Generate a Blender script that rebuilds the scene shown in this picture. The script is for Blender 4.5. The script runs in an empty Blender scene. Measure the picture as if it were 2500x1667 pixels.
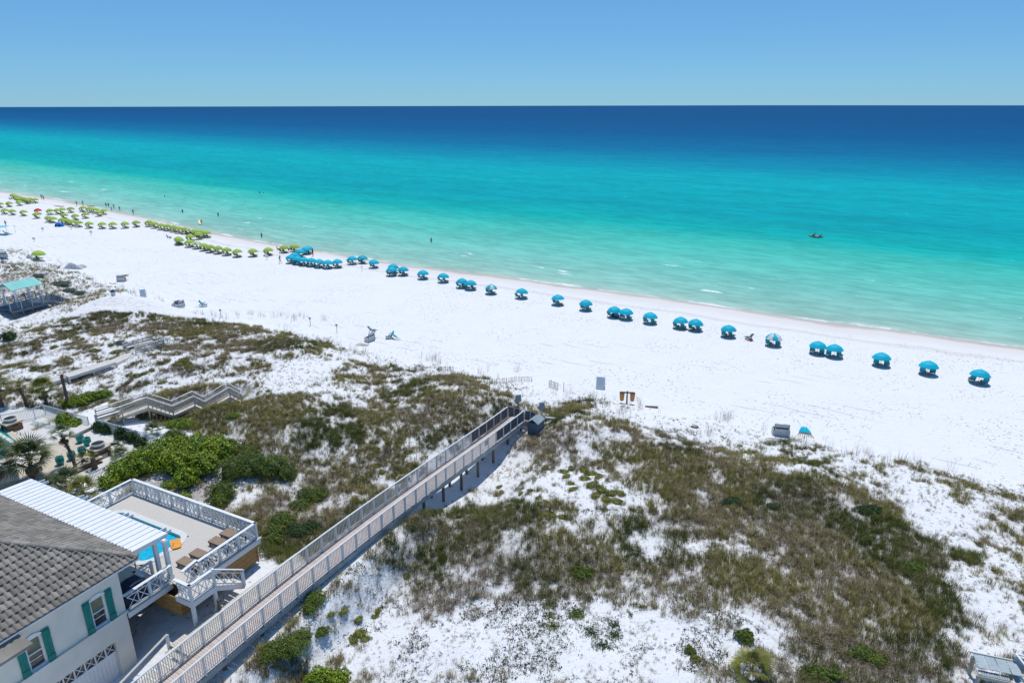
import bpy, bmesh, math, random
import numpy as np
from mathutils import Matrix, Vector

random.seed(7)
RNG = np.random.default_rng(11)
SC = bpy.context.scene
COL = SC.collection
R = math.radians

# ------------------------------------------------------------------ camera, sky, sun, exposure
CAM_H = 30.0
PITCH = math.atan(577.5 / 1667.0)
cd = bpy.data.cameras.new('camera'); cam = bpy.data.objects.new('camera', cd); COL.objects.link(cam)
cd.sensor_width = 36.0; cd.lens = 24.0; cd.clip_start = 0.5; cd.clip_end = 90000
cam.location = (0, 0, CAM_H); cam.rotation_euler = (math.pi / 2 - PITCH, 0, 0)
SC.camera = cam

SUN_EL = R(72.0)
SUN_DIR = Vector((0.03, 0.323, 1.0)).normalized()          # towards the sun
world = bpy.data.worlds.new('World'); SC.world = world; world.use_nodes = True
wn = world.node_tree.nodes; wl = world.node_tree.links
wn.clear()
w_out = wn.new('ShaderNodeOutputWorld'); w_bg = wn.new('ShaderNodeBackground'); w_sky = wn.new('ShaderNodeTexSky')
w_sky.sky_type = 'NISHITA'; w_sky.sun_disc = False
w_sky.sun_elevation = SUN_EL; w_sky.sun_rotation = math.atan2(SUN_DIR.x, SUN_DIR.y)
w_sky.altitude = 0; w_sky.air_density = 0.85; w_sky.dust_density = 0.0; w_sky.ozone_density = 8.0
w_tint = wn.new('ShaderNodeMix'); w_tint.data_type = 'RGBA'; w_tint.blend_type = 'MULTIPLY'; w_tint.inputs[0].default_value = 1.0
w_tint.inputs[7].default_value = (0.84, 1.52, 2.08, 1)      # the photograph's cyan-blue grading of the whole sky
w_gam = wn.new('ShaderNodeGamma'); w_gam.inputs[1].default_value = 0.65; wl.new(w_sky.outputs[0], w_gam.inputs[0]); wl.new(w_gam.outputs[0], w_tint.inputs[6]); wl.new(w_tint.outputs[2], w_bg.inputs['Color'])
w_bg.inputs['Strength'].default_value = 0.10
wl.new(w_bg.outputs[0], w_out.inputs[0])

sd = bpy.data.lights.new('sun', 'SUN'); sd.energy = 3.3; sd.angle = R(0.53); sd.color = (1.0, 0.97, 0.925)
sun = bpy.data.objects.new('sun', sd); COL.objects.link(sun)
sun.rotation_euler = SUN_DIR.to_track_quat('Z', 'Y').to_euler(); sun.location = (0, 40, 60)

SC.view_settings.view_transform = 'Standard'; SC.view_settings.look = 'None'
SC.view_settings.exposure = 0.0; SC.view_settings.gamma = 1.0
SC.view_settings.use_curve_mapping = False
SC.cycles.max_bounces = 5; SC.cycles.diffuse_bounces = 3; SC.cycles.glossy_bounces = 2
SC.cycles.transparent_max_bounces = 6; SC.cycles.use_denoising = True
SC.cycles.caustics_reflective = False; SC.cycles.caustics_refractive = False

# ------------------------------------------------------------------ helpers: tags, objects
def tag(o, label=None, cat=None, group=None, kind=None):
    if label: o['label'] = label
    if cat: o['category'] = cat
    if group: o['group'] = group
    if kind: o['kind'] = kind
    return o

MX = {}                                             # own world matrices of empties

def empty(name, loc, label=None, cat=None, group=None, rz=0.0):
    o = bpy.data.objects.new(name, None); COL.objects.link(o)
    o.location = loc; o.rotation_euler = (0, 0, rz); o.empty_display_size = 0.3
    MX[o.name] = Matrix.Translation(Vector(loc)) @ Matrix.Rotation(rz, 4, 'Z')
    tag(o, label, cat, group)
    return o

def wmat(o):
    m = MX.get(o.name)
    return m if m is not None else Matrix.Identity(4)

class MB:
    """collects shapes in the coordinates of a frame (xf), built as one mesh"""
    def __init__(self, xf=None):
        self.v = []; self.f = []; self.m = []; self.xf = xf; self.cur = 0
    def _add(self, vs, fs):
        n = len(self.v); xf = self.xf
        if xf is not None and xf.determinant() < 0: fs = [tuple(reversed(f)) for f in fs]
        for p in vs:
            p = Vector(p); self.v.append(xf @ p if xf is not None else p)
        for f in fs:
            self.f.append(tuple(i + n for i in f)); self.m.append(self.cur)
        return self
    def box(self, c, s, rz=0.0):
        x, y, z = s[0] / 2, s[1] / 2, s[2] / 2; cs, sn = math.cos(rz), math.sin(rz)
        vs = []
        for dx, dy, dz in ((-1,-1,-1),(1,-1,-1),(1,1,-1),(-1,1,-1),(-1,-1,1),(1,-1,1),(1,1,1),(-1,1,1)):
            a, b = dx * x, dy * y
            vs.append((c[0] + a * cs - b * sn, c[1] + a * sn + b * cs, c[2] + dz * z))
        return self._add(vs, [(0,3,2,1),(4,5,6,7),(0,1,5,4),(1,2,6,5),(2,3,7,6),(3,0,4,7)])
    def bar(self, a, b, w, h, up=(0, 0, 1)):
        a = Vector(a); b = Vector(b); d = (b - a)
        if d.length < 1e-6: return self
        d.normalize(); upv = Vector(up)
        if abs(d.dot(upv)) > 0.98: upv = Vector((1, 0, 0))
        s = d.cross(upv).normalized(); u = s.cross(d).normalized()
        s *= w / 2; u *= h / 2
        vs = [a - s - u, a + s - u, a + s + u, a - s + u, b - s - u, b + s - u, b + s + u, b - s + u]
        return self._add(vs, [(0,1,2,3),(7,6,5,4),(0,4,5,1),(1,5,6,2),(2,6,7,3),(3,7,4,0)])
    def tube(self, pts, rad, n=8, cap=True):
        pts = [Vector(p) for p in pts]
        if not hasattr(rad, '__len__'): rad = [rad] * len(pts)
        vs = []; fs = []
        for i, p in enumerate(pts):
            d = (pts[min(i + 1, len(pts) - 1)] - pts[max(i - 1, 0)]).normalized()
            up = Vector((0, 0, 1)) if abs(d.z) < 0.95 else Vector((1, 0, 0))
            s = d.cross(up).normalized(); u = s.cross(d)
            for k in range(n):
                a = 2 * math.pi * k / n
                vs.append(p + s * (math.cos(a) * rad[i]) + u * (math.sin(a) * rad[i]))
        for i in range(len(pts) - 1):
            for k in range(n):
                fs.append((i*n+k, i*n+(k+1) % n, (i+1)*n+(k+1) % n, (i+1)*n+k))
        if cap:
            fs.append(tuple(range(n - 1, -1, -1))); fs.append(tuple((len(pts)-1)*n + k for k in range(n)))
        return self._add(vs, fs)
    def lathe(self, prof, c=(0, 0, 0), n=16):
        vs = []; fs = []
        for r, z in prof:
            for k in range(n):
                a = 2 * math.pi * k / n
                vs.append((c[0] + r * math.cos(a), c[1] + r * math.sin(a), c[2] + z))
        for i in range(len(prof) - 1):
            for k in range(n):
                fs.append((i*n+k, i*n+(k+1) % n, (i+1)*n+(k+1) % n, (i+1)*n+k))
        fs.append(tuple(range(n - 1, -1, -1))); fs.append(tuple((len(prof)-1)*n + k for k in range(n)))
        return self._add(vs, fs)
    def poly(self, vs, fs): return self._add(vs, fs)
    def prism(self, loop, z0, z1):
        n = len(loop)
        vs = [(p[0], p[1], z0) for p in loop] + [(p[0], p[1], z1) for p in loop]
        fs = [tuple(range(n - 1, -1, -1)), tuple(range(n, 2 * n))]
        fs += [(i, (i + 1) % n, n + (i + 1) % n, n + i) for i in range(n)]
        return self._add(vs, fs)
    def mesh(self, name, mats, inv=None, smooth=False):
        me = bpy.data.meshes.new(name)
        vs = [tuple(inv @ p) if inv is not None else tuple(p) for p in self.v]
        me.from_pydata(vs, [], self.f)
        if not isinstance(mats, (list, tuple)): mats = [mats]
        for m in mats: me.materials.append(m)
        if len(mats) > 1: me.polygons.foreach_set('material_index', self.m)
        if smooth: me.polygons.foreach_set('use_smooth', [True] * len(me.polygons))
        me.update()
        return me
    def build(self, name, mats, parent=None, smooth=False):
        inv = wmat(parent).inverted() if parent is not None else None
        o = bpy.data.objects.new(name, self.mesh(name, mats, inv, smooth)); COL.objects.link(o)
        if parent is not None:
            o.parent = parent; MX[o.name] = wmat(parent).copy()
        return o

def place(name, me, M, parent=None):
    """a shared mesh at world matrix M under a parent"""
    o = bpy.data.objects.new(name, me); COL.objects.link(o)
    if parent is not None:
        o.parent = parent; o.matrix_local = wmat(parent).inverted() @ M
    else:
        o.matrix_local = M
    MX[o.name] = M
    return o

def copy_tree(o, parent=None):
    c = o.copy(); COL.objects.link(c)
    if parent is not None: c.parent = parent
    for ch in list(o.children): copy_tree(ch, c)
    return c

# ------------------------------------------------------------------ helpers: materials
def mat(name, col, rough=0.7, var=0.12, scale=3.0, spec=0.3, bump=0.0, bscale=40.0, col2=None, stretch=None, detail=4.0, island=0.0, rnd=0.0, metal=0.0):
    m = bpy.data.materials.new(name); m.use_nodes = True
    nt = m.node_tree; N = nt.nodes; L = nt.links
    b = N['Principled BSDF']
    b.inputs['Roughness'].default_value = rough; b.inputs['Specular IOR Level'].default_value = spec
    b.inputs['Metallic'].default_value = metal
    tc = N.new('ShaderNodeTexCoord'); src = tc.outputs['Object']
    if stretch:
        mp = N.new('ShaderNodeMapping'); mp.inputs['Scale'].default_value = stretch
        L.new(src, mp.inputs['Vector']); src = mp.outputs[0]
    nz = N.new('ShaderNodeTexNoise'); nz.inputs['Scale'].default_value = scale; nz.inputs['Detail'].default_value = detail
    L.new(src, nz.inputs['Vector'])
    cr = N.new('ShaderNodeValToRGB')
    c2 = col2 if col2 else tuple(min(1, c * (1 + var)) for c in col)
    c1 = col if col2 else tuple(c * (1 - var) for c in col)
    cr.color_ramp.elements[0].position = 0.32; cr.color_ramp.elements[0].color = (*c1, 1)
    cr.color_ramp.elements[1].position = 0.68; cr.color_ramp.elements[1].color = (*c2, 1)
    L.new(nz.outputs[0], cr.inputs[0]); out = cr.outputs[0]
    if island or rnd:
        h = N.new('ShaderNodeHueSaturation'); mr = N.new('ShaderNodeMapRange')
        if island:
            g = N.new('ShaderNodeNewGeometry'); L.new(g.outputs['Random Per Island'], mr.inputs[0]); amt = island
        else:
            g = N.new('ShaderNodeObjectInfo'); L.new(g.outputs['Random'], mr.inputs[0]); amt = rnd
        mr.inputs[3].default_value = 1 - amt; mr.inputs[4].default_value = 1 + amt
        L.new(mr.outputs[0], h.inputs['Value']); L.new(out, h.inputs['Color']); out = h.outputs[0]
    L.new(out, b.inputs['Base Color'])
    if bump:
        n2 = N.new('ShaderNodeTexNoise'); n2.inputs['Scale'].default_value = bscale; n2.inputs['Detail'].default_value = 3
        L.new(src, n2.inputs['Vector'])
        bp = N.new('ShaderNodeBump'); bp.inputs['Strength'].default_value = bump; bp.inputs['Distance'].default_value = 0.02
        L.new(n2.outputs[0], bp.inputs['Height']); L.new(bp.outputs[0], b.inputs['Normal'])
    return m

M = {}
M['white'] = mat('white_paint', (0.78, 0.79, 0.80), 0.45, 0.04, 2)
M['white_metal'] = mat('white_roof_metal', (0.80, 0.81, 0.83), 0.35, 0.03, 1.5, island=0.02)
M['cream'] = mat('cream_stucco', (0.76, 0.73, 0.65), 0.9, 0.05, 1.2, bump=0.3, bscale=60)
M['teal_wood'] = mat('teal_shutter_paint', (0.006, 0.205, 0.175), 0.5, 0.12, 6)
M['glass'] = mat('dark_window_glass', (0.05, 0.05, 0.045), 0.08, 0.5, 3, spec=0.6)
M['blind'] = mat('window_blind', (0.20, 0.20, 0.13), 0.7, 0.15, 2)
M['tile'] = mat('concrete_roof_tile', (0.20, 0.18, 0.155), 0.85, 0.3, 2.5, bump=0.3, col2=(0.30, 0.275, 0.24), rnd=0.3)
M['tile_stuff'] = mat('concrete_roof_tile_weathered', (0.22, 0.20, 0.17), 0.85, 0.3, 1.1, bump=0.3, col2=(0.33, 0.30, 0.26), island=0.22)
M['deck'] = mat('composite_deck_board', (0.58, 0.54, 0.485), 0.7, 0.07, 2, island=0.05, rnd=0.05, stretch=(1, 6, 1))
M['bwdeck'] = mat('boardwalk_plank', (0.56, 0.46, 0.395), 0.75, 0.10, 3, rnd=0.09)
M['bwrail'] = mat('boardwalk_grey_paint', (0.68, 0.69, 0.69), 0.5, 0.06, 3)
M['bwside'] = mat('boardwalk_stringer', (0.30, 0.35, 0.37), 0.6, 0.12, 2)
M['bwdark'] = mat('dark_privacy_board', (0.085, 0.095, 0.11), 0.6, 0.25, 4, stretch=(1, 1, 0.3))
M['piling'] = mat('weathered_piling', (0.16, 0.125, 0.09), 0.85, 0.3, 4, stretch=(1, 1, 0.2), bump=0.4)
M['cedar'] = mat('cedar_skirt', (0.42, 0.235, 0.085), 0.65, 0.22, 3, stretch=(1, 1, 5), rnd=0.12)
M['navy'] = mat('navy_grill_cover', (0.012, 0.028, 0.065), 0.6, 0.2, 3)
M['lounge'] = mat('brown_lounge_plastic', (0.30, 0.215, 0.15), 0.6, 0.1, 4)
M['lounge_dark'] = mat('dark_lounge_frame', (0.075, 0.045, 0.035), 0.6, 0.1, 4)
M['orange'] = mat('orange_foam', (0.80, 0.33, 0.05), 0.6, 0.08, 4)
M['coping'] = mat('pool_coping', (0.66, 0.67, 0.64), 0.6, 0.05, 4, island=0.04)
M['greywood'] = mat('weathered_beige_wood', (0.57, 0.52, 0.44), 0.8, 0.13, 2, stretch=(1, 1, 3), rnd=0.08)
M['whitewood'] = mat('bleached_wood', (0.66, 0.63, 0.58), 0.8, 0.08, 2, rnd=0.06)
M['bluewood'] = mat('blue_grey_wood', (0.13, 0.17, 0.22), 0.75, 0.15, 2, rnd=0.1)
M['silverwood'] = mat('silver_grey_wood', (0.36, 0.42, 0.44), 0.75, 0.14, 3, stretch=(1, 6, 1), rnd=0.08)
M['tealroof'] = mat('teal_metal_roof', (0.22, 0.60, 0.54), 0.4, 0.05, 2, rnd=0.05)
M['blue_canvas'] = mat('turquoise_canvas', (0.0, 0.46, 0.60), 0.65, 0.05, 4, rnd=0.06)
M['white_canvas'] = mat('white_canvas', (0.68, 0.66, 0.62), 0.7, 0.05, 4)
M['green_canvas'] = mat('lime_canvas', (0.34, 0.50, 0.075), 0.65, 0.06, 4, rnd=0.08)
M['red_canvas'] = mat('red_canvas', (0.62, 0.03, 0.045), 0.65, 0.05, 4)
M['pole'] = mat('umbrella_pole', (0.55, 0.42, 0.28), 0.5, 0.1, 4)
M['chairwood'] = mat('chair_wood', (0.36, 0.22, 0.12), 0.6, 0.15, 5)
M['chair_blue'] = mat('turquoise_sling', (0.0, 0.27, 0.37), 0.7, 0.1, 5, rnd=0.1)
M['chair_green'] = mat('olive_green_sling', (0.105, 0.17, 0.035), 0.7, 0.1, 5, rnd=0.12)
M['boxgrey'] = mat('storage_box_grey', (0.58, 0.60, 0.61), 0.6, 0.08, 3)
M['boxwood'] = mat('storage_box_orange_wood', (0.42, 0.18, 0.055), 0.6, 0.15, 3)
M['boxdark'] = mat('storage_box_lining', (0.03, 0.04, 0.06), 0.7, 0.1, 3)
M['tarp'] = mat('beige_tarp', (0.60, 0.57, 0.50), 0.8, 0.06, 4)
M['greytarp'] = mat('grey_tarp', (0.46, 0.48, 0.50), 0.7, 0.08, 3)
M['skin'] = mat('skin', (0.34, 0.185, 0.125), 0.6, 0.06, 5)
M['hair'] = mat('dark_hair', (0.025, 0.017, 0.012), 0.6, 0.1, 5)
M['cloth_blue'] = mat('blue_cloth', (0.02, 0.085, 0.36), 0.8, 0.1, 5)
M['cloth_dark'] = mat('dark_cloth', (0.018, 0.02, 0.03), 0.8, 0.1, 5)
M['cloth_red'] = mat('red_cloth', (0.42, 0.03, 0.045), 0.8, 0.1, 5)
M['cloth_teal'] = mat('teal_cloth', (0.02, 0.20, 0.28), 0.8, 0.1, 5)
M['cloth_grey'] = mat('grey_cloth', (0.25, 0.26, 0.28), 0.8, 0.1, 5)
M['yellow'] = mat('yellow_plastic', (0.75, 0.42, 0.02), 0.4, 0.05, 4)
M['coral'] = mat('coral_kayak_plastic', (0.78, 0.26, 0.16), 0.4, 0.06, 4)
M['tent'] = mat('bright_blue_tent', (0.01, 0.22, 0.62), 0.5, 0.06, 4)
M['paleblue'] = mat('pale_blue_fabric', (0.16, 0.56, 0.72), 0.6, 0.05, 4)
M['sign'] = mat('pale_sign_board', (0.66, 0.73, 0.77), 0.5, 0.06, 6)
M['signgrey'] = mat('grey_sign_back', (0.34, 0.40, 0.45), 0.5, 0.06, 6)
M['bin'] = mat('orange_bin', (0.50, 0.235, 0.06), 0.5, 0.08, 5)
M['darkblue_barrel'] = mat('blue_barrel_lid', (0.02, 0.07, 0.13), 0.5, 0.08, 5)
M['pot'] = mat('teal_glazed_pot', (0.02, 0.30, 0.28), 0.25, 0.15, 5)
M['redplant'] = mat('red_bromeliad_leaf', (0.28, 0.035, 0.022), 0.6, 0.2, 5, island=0.3)
M['stone'] = mat('stacked_stone', (0.22, 0.13, 0.075), 0.85, 0.3, 5, rnd=0.35)
M['paver'] = mat('travertine_paving', (0.60, 0.515, 0.40), 0.75, 0.08, 3, rnd=0.07)
M['pebble'] = mat('white_pebble', (0.66, 0.64, 0.60), 0.8, 0.1, 18, bump=0.5, bscale=30)
M['bowl'] = mat('white_bowl', (0.74, 0.74, 0.72), 0.4, 0.04, 4)
M['coal'] = mat('black_lava_rock', (0.025, 0.022, 0.028), 0.8, 0.4, 12, bump=0.7, bscale=30)
M['fence_white'] = mat('white_aluminium_fence', (0.62, 0.68, 0.70), 0.4, 0.04, 4)
M['trunk'] = mat('palm_trunk', (0.135, 0.105, 0.085), 0.9, 0.3, 6, stretch=(1, 1, 4), bump=0.6, bscale=20)
M['dead_frond'] = mat('dead_palm_frond', (0.17, 0.115, 0.065), 0.85, 0.3, 5, rnd=0.25)
M['frond'] = mat('palm_frond', (0.13, 0.16, 0.025), 0.45, 0.2, 3, col2=(0.27, 0.24, 0.045), rnd=0.3, spec=0.4)
M['frond_dark'] = mat('dark_palm_frond', (0.065, 0.10, 0.03), 0.45, 0.2, 3, col2=(0.15, 0.17, 0.06), rnd=0.3, spec=0.4)
M['leaf'] = mat('bright_shrub_leaf', (0.12, 0.21, 0.010), 0.5, 0.2, 1.2, col2=(0.27, 0.34, 0.012), island=0.4, spec=0.35)
M['leaf_mid'] = mat('myrtle_leaf', (0.07, 0.115, 0.014), 0.55, 0.2, 1.2, col2=(0.15, 0.19, 0.022), island=0.4, spec=0.3)
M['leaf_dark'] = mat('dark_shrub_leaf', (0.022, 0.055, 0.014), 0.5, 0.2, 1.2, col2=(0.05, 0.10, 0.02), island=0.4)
M['leaf_grey'] = mat('blue_grey_leaf', (0.09, 0.14, 0.12), 0.7, 0.2, 1.2, col2=(0.15, 0.19, 0.16), island=0.3)
M['mound'] = mat('yellow_green_mound', (0.10, 0.12, 0.022), 0.8, 0.2, 2, col2=(0.20, 0.20, 0.04), island=0.5)
M['grass'] = mat('olive_dune_grass', (0.21, 0.19, 0.06), 0.8, 0.2, 2, col2=(0.43, 0.37, 0.14), rnd=0.5, spec=0.15)
M['grass_green'] = mat('green_dune_grass', (0.075, 0.10, 0.022), 0.8, 0.2, 2, col2=(0.20, 0.205, 0.05), rnd=0.35, spec=0.15)
M['grass_brown'] = mat('dead_dune_grass', (0.17, 0.13, 0.09), 0.85, 0.2, 2, col2=(0.36, 0.29, 0.20), rnd=0.4, spec=0.1)
M['twig'] = mat('dead_twig', (0.055, 0.042, 0.036), 0.9, 0.3, 4, rnd=0.3, spec=0.1)
M['stem'] = mat('woody_stem', (0.075, 0.055, 0.04), 0.9, 0.2, 4)
M['slat'] = mat('sand_fence_slat', (0.30, 0.25, 0.20), 0.9, 0.2, 6, rnd=0.25)
M['boat'] = mat('white_boat_hull', (0.75, 0.76, 0.78), 0.4, 0.03, 3)
M['mulch'] = mat('pine_mulch', (0.22, 0.165, 0.125), 0.95, 0.25, 7, bump=0.6, bscale=25)
M['wire'] = mat('dark_wire', (0.05, 0.05, 0.05), 0.5, 0.1, 3)

# ------------------------------------------------------------------ the lie of the land
SX = np.array([-900, -191, -154, -127.5, -97, -69, -51, -34, -20.5, -3.9, 10.9, 24.3, 35.7, 45.9, 56, 64.9, 68.1, 800.])
SY = np.array([790, 259, 235.5, 214.0, 190.2, 167.0, 154.2, 143.6, 134.6, 126.8, 118.0, 111.2, 103.9, 97.6, 92.9, 87.5, 85.9, -330.])
NS = np.array([math.cos(R(57)), math.sin(R(57))])       # seaward

def shore(x): return np.interp(x, SX, SY)
def inland(x, y): return (shore(x) - y) * 0.8387

_LAT = RNG.random((256, 256))
def vnoise(x, y, s, ox=0.0):
    x = np.asarray(x, float) / s + ox; y = np.asarray(y, float) / s + ox * 1.7
    i = np.floor(x).astype(int); j = np.floor(y).astype(int)
    fx = x - i; fy = y - j; fx = fx * fx * (3 - 2 * fx); fy = fy * fy * (3 - 2 * fy)
    a = _LAT[i & 255, j & 255]; b = _LAT[(i + 1) & 255, j & 255]
    c = _LAT[i & 255, (j + 1) & 255]; d = _LAT[(i + 1) & 255, (j + 1) & 255]
    return (a * (1 - fx) + b * fx) * (1 - fy) + (c * (1 - fx) + d * fx) * fy
def sstep(a, b, x):
    t = np.clip((x - a) / (b - a), 0, 1); return t * t * (3 - 2 * t)

# boardwalk frame (near rail line), house frame
BTH = 1.064; B0 = np.array([-14.92, 26.08])
BU = np.array([math.cos(BTH), math.sin(BTH)]); BR = np.array([math.sin(BTH), -math.cos(BTH)])
_bs = np.array([-8, 0, 6.1, 12.2, 18.2, 24.3, 32.8, 38]); _bz = np.array([3.3, 3.77, 4.18, 4.19, 3.96, 3.72, 3.58, 3.6])
_bp = np.polyfit(_bs, _bz, 4)
def bdeck(s): return np.polyval(_bp, s)
HA = R(63); HO = np.array([-20.18, 29.13])
HU = np.array([math.cos(HA), math.sin(HA)]); HV = np.array([math.sin(HA), -math.cos(HA)])
HF = Matrix.Translation((HO[0], HO[1], 0)) @ Matrix.Rotation(HA, 4, 'Z') @ Matrix.Scale(-1, 4, (0, 1, 0))   # (u, v, z) -> world

def blend(z, x, y, cx, cy, rx, ry, ang, zt, soft=0.35, w=1.0):
    c, s = math.cos(ang), math.sin(ang)
    dx, dy = x - cx, y - cy
    a = (dx * c + dy * s) / rx; b = (-dx * s + dy * c) / ry
    d = np.maximum(np.abs(a), np.abs(b))
    k = (1 - sstep(1 - soft * 0.2, 1 + soft, d)) * w
    return z * (1 - k) + zt * k
def hump(x, y, cx, cy, rx, ry, ang, h):
    c, s = math.cos(ang), math.sin(ang)
    dx, dy = x - cx, y - cy
    a = (dx * c + dy * s) / rx; b = (-dx * s + dy * c) / ry
    return h * np.exp(-(a * a + b * b))

SA = R(-33)                                              # the run of the shore
def height(x, y):
    x = np.asarray(x, float); y = np.asarray(y, float)
    D = inland(x, y)
    z = np.interp(D, [-4000, -60, -8, 0, 4.5, 8, 16, 30, 41, 43.5, 49, 56, 72, 95, 130, 400],
                     [-60, -4, -1.25, -0.6, -0.22, -0.02, 0.05, 0.15, 0.30, 0.5, 1.7, 2.5, 2.9, 2.7, 1.6, 1.2])
    dm = sstep(41.5, 52, D + 3 * (vnoise(x, y, 9, 3.3) - .5))
    z = z + dm * ((vnoise(x, y, 15, 0.7) - .5) * 2.0 + (vnoise(x, y, 6.3, 5.1) - .5) * 1.1 + (vnoise(x, y, 2.4, 9.2) - .5) * 0.36)
    z = z + dm * hump(x, y, 16.0, 50.5, 13, 4.5, SA, 1.0) + dm * hump(x, y, -8, 67.0, 12, 4.0, SA, 0.7)
    z = z + dm * hump(x, y, -27, 77, 12, 4, SA, 0.7) - dm * hump(x, y, 2.0, 31.5, 7, 4, 0, 0.4)
    z = z - dm * hump(x, y, 3.2, 60.5, 3.0, 6.5, R(-20), 1.7)                  # the gap where the path meets the beach
    z = z - dm * hump(x, y, -2.0, 47.5, 3.2, 6.5, R(-20), 1.6)                 # hollow the boardwalk bridges
    z = z + dm * hump(x, y, 8.5, 45.0, 6, 3.2, R(20), 0.8)
    # boardwalk corridor
    dx, dy = x - B0[0], y - B0[1]
    s = dx * BU[0] + dy * BU[1]; r = dx * BR[0] + dy * BR[1]
    clear = np.interp(s, [-8, 0, 4, 8, 13, 16.5, 19, 24, 28, 31, 33.5, 36, 40], [1.2, 0.95, .8, .55, .45, .6, 1.7, 2.2, 1.9, 1.0, .9, 1.4, 2.2])
    k = (1 - sstep(1.6, 3.6, np.abs(r + 0.8))) * sstep(-12, -8, s) * (1 - sstep(33.5, 36, s))
    z = z * (1 - k) + (bdeck(s) - clear) * k
    # the house plot and the neighbour's patio
    ux = (x - HO[0]) * HU[0] + (y - HO[1]) * HU[1]; vx = (x - HO[0]) * HV[0] + (y - HO[1]) * HV[1]
    t = np.interp(ux, [-14, -6, -1, 2.5, 5, 9], [0.9, 1.0, 1.5, 2.4, 3.05, 3.3])
    k = (1 - sstep(8.2, 10.5, ux)) * (1 - sstep(2.4, 3.4, vx)) * sstep(-18, -15, vx) * sstep(-22, -18, ux)
    z = z * (1 - k) + t * k
    z = blend(z, x, y, -35.6, 49.5, 7.8, 8.2, R(62), 3.0, 0.3)
    dx, dy = x + 36.87, y - 54.87; s = dx * .8745 + dy * .4850; r = -dx * .4850 + dy * .8745
    t = np.interp(s, [0, 4, 6, 8, 9, 11, 12.5], [2.9, 2.7, 2.1, 2.2, 1.9, 2.2, 2.3])
    k = (1 - sstep(1.6, 3.4, np.abs(r - .4))) * sstep(.3, 1.5, s) * (1 - sstep(12.2, 14.5, s)); z = z * (1 - k) + t * k
    k = np.exp(-(((x + 65.5) / 6.0) ** 2 + ((y - 88.5) / 6.0) ** 2)); z = z * (1 - k) + 1.5 * k
    return z

def G(px, py, dz=0.0):
    """the spot of ground seen in direction (px, py) of a 2500 x 1667 sketch"""
    u = (px - 1250) / 1667.0; v = (py - 833.5) / 1667.0
    cp, sp = math.cos(PITCH), math.sin(PITCH)
    d = np.array([u, cp - v * sp, -sp - v * cp])
    ts = np.linspace(24, 420, 1600)
    P = d[None, :] * ts[:, None] + np.array([0, 0, CAM_H])
    h = height(P[:, 0], P[:, 1])
    i = int(np.argmax(P[:, 2] <= h + dz))
    if i == 0: i = len(ts) - 1
    a, b = ts[max(i - 1, 0)], ts[i]
    for _ in range(12):
        m = (a + b) / 2; p = d * m + np.array([0, 0, CAM_H])
        if p[2] <= float(height(p[0], p[1])) + dz: b = m
        else: a = m
    p = d * b + np.array([0, 0, CAM_H])
    return Vector((p[0], p[1], p[2]))
def A(px, py, z):
    u = (px - 1250) / 1667.0; v = (py - 833.5) / 1667.0
    cp, sp = math.cos(PITCH), math.sin(PITCH)
    t = (CAM_H - z) / (sp + v * cp)
    return Vector((u * t, t * (cp - v * sp), z))
def gz(x, y): return float(height(x, y))
def onground(x, y): return Vector((x, y, gz(x, y)))

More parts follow.
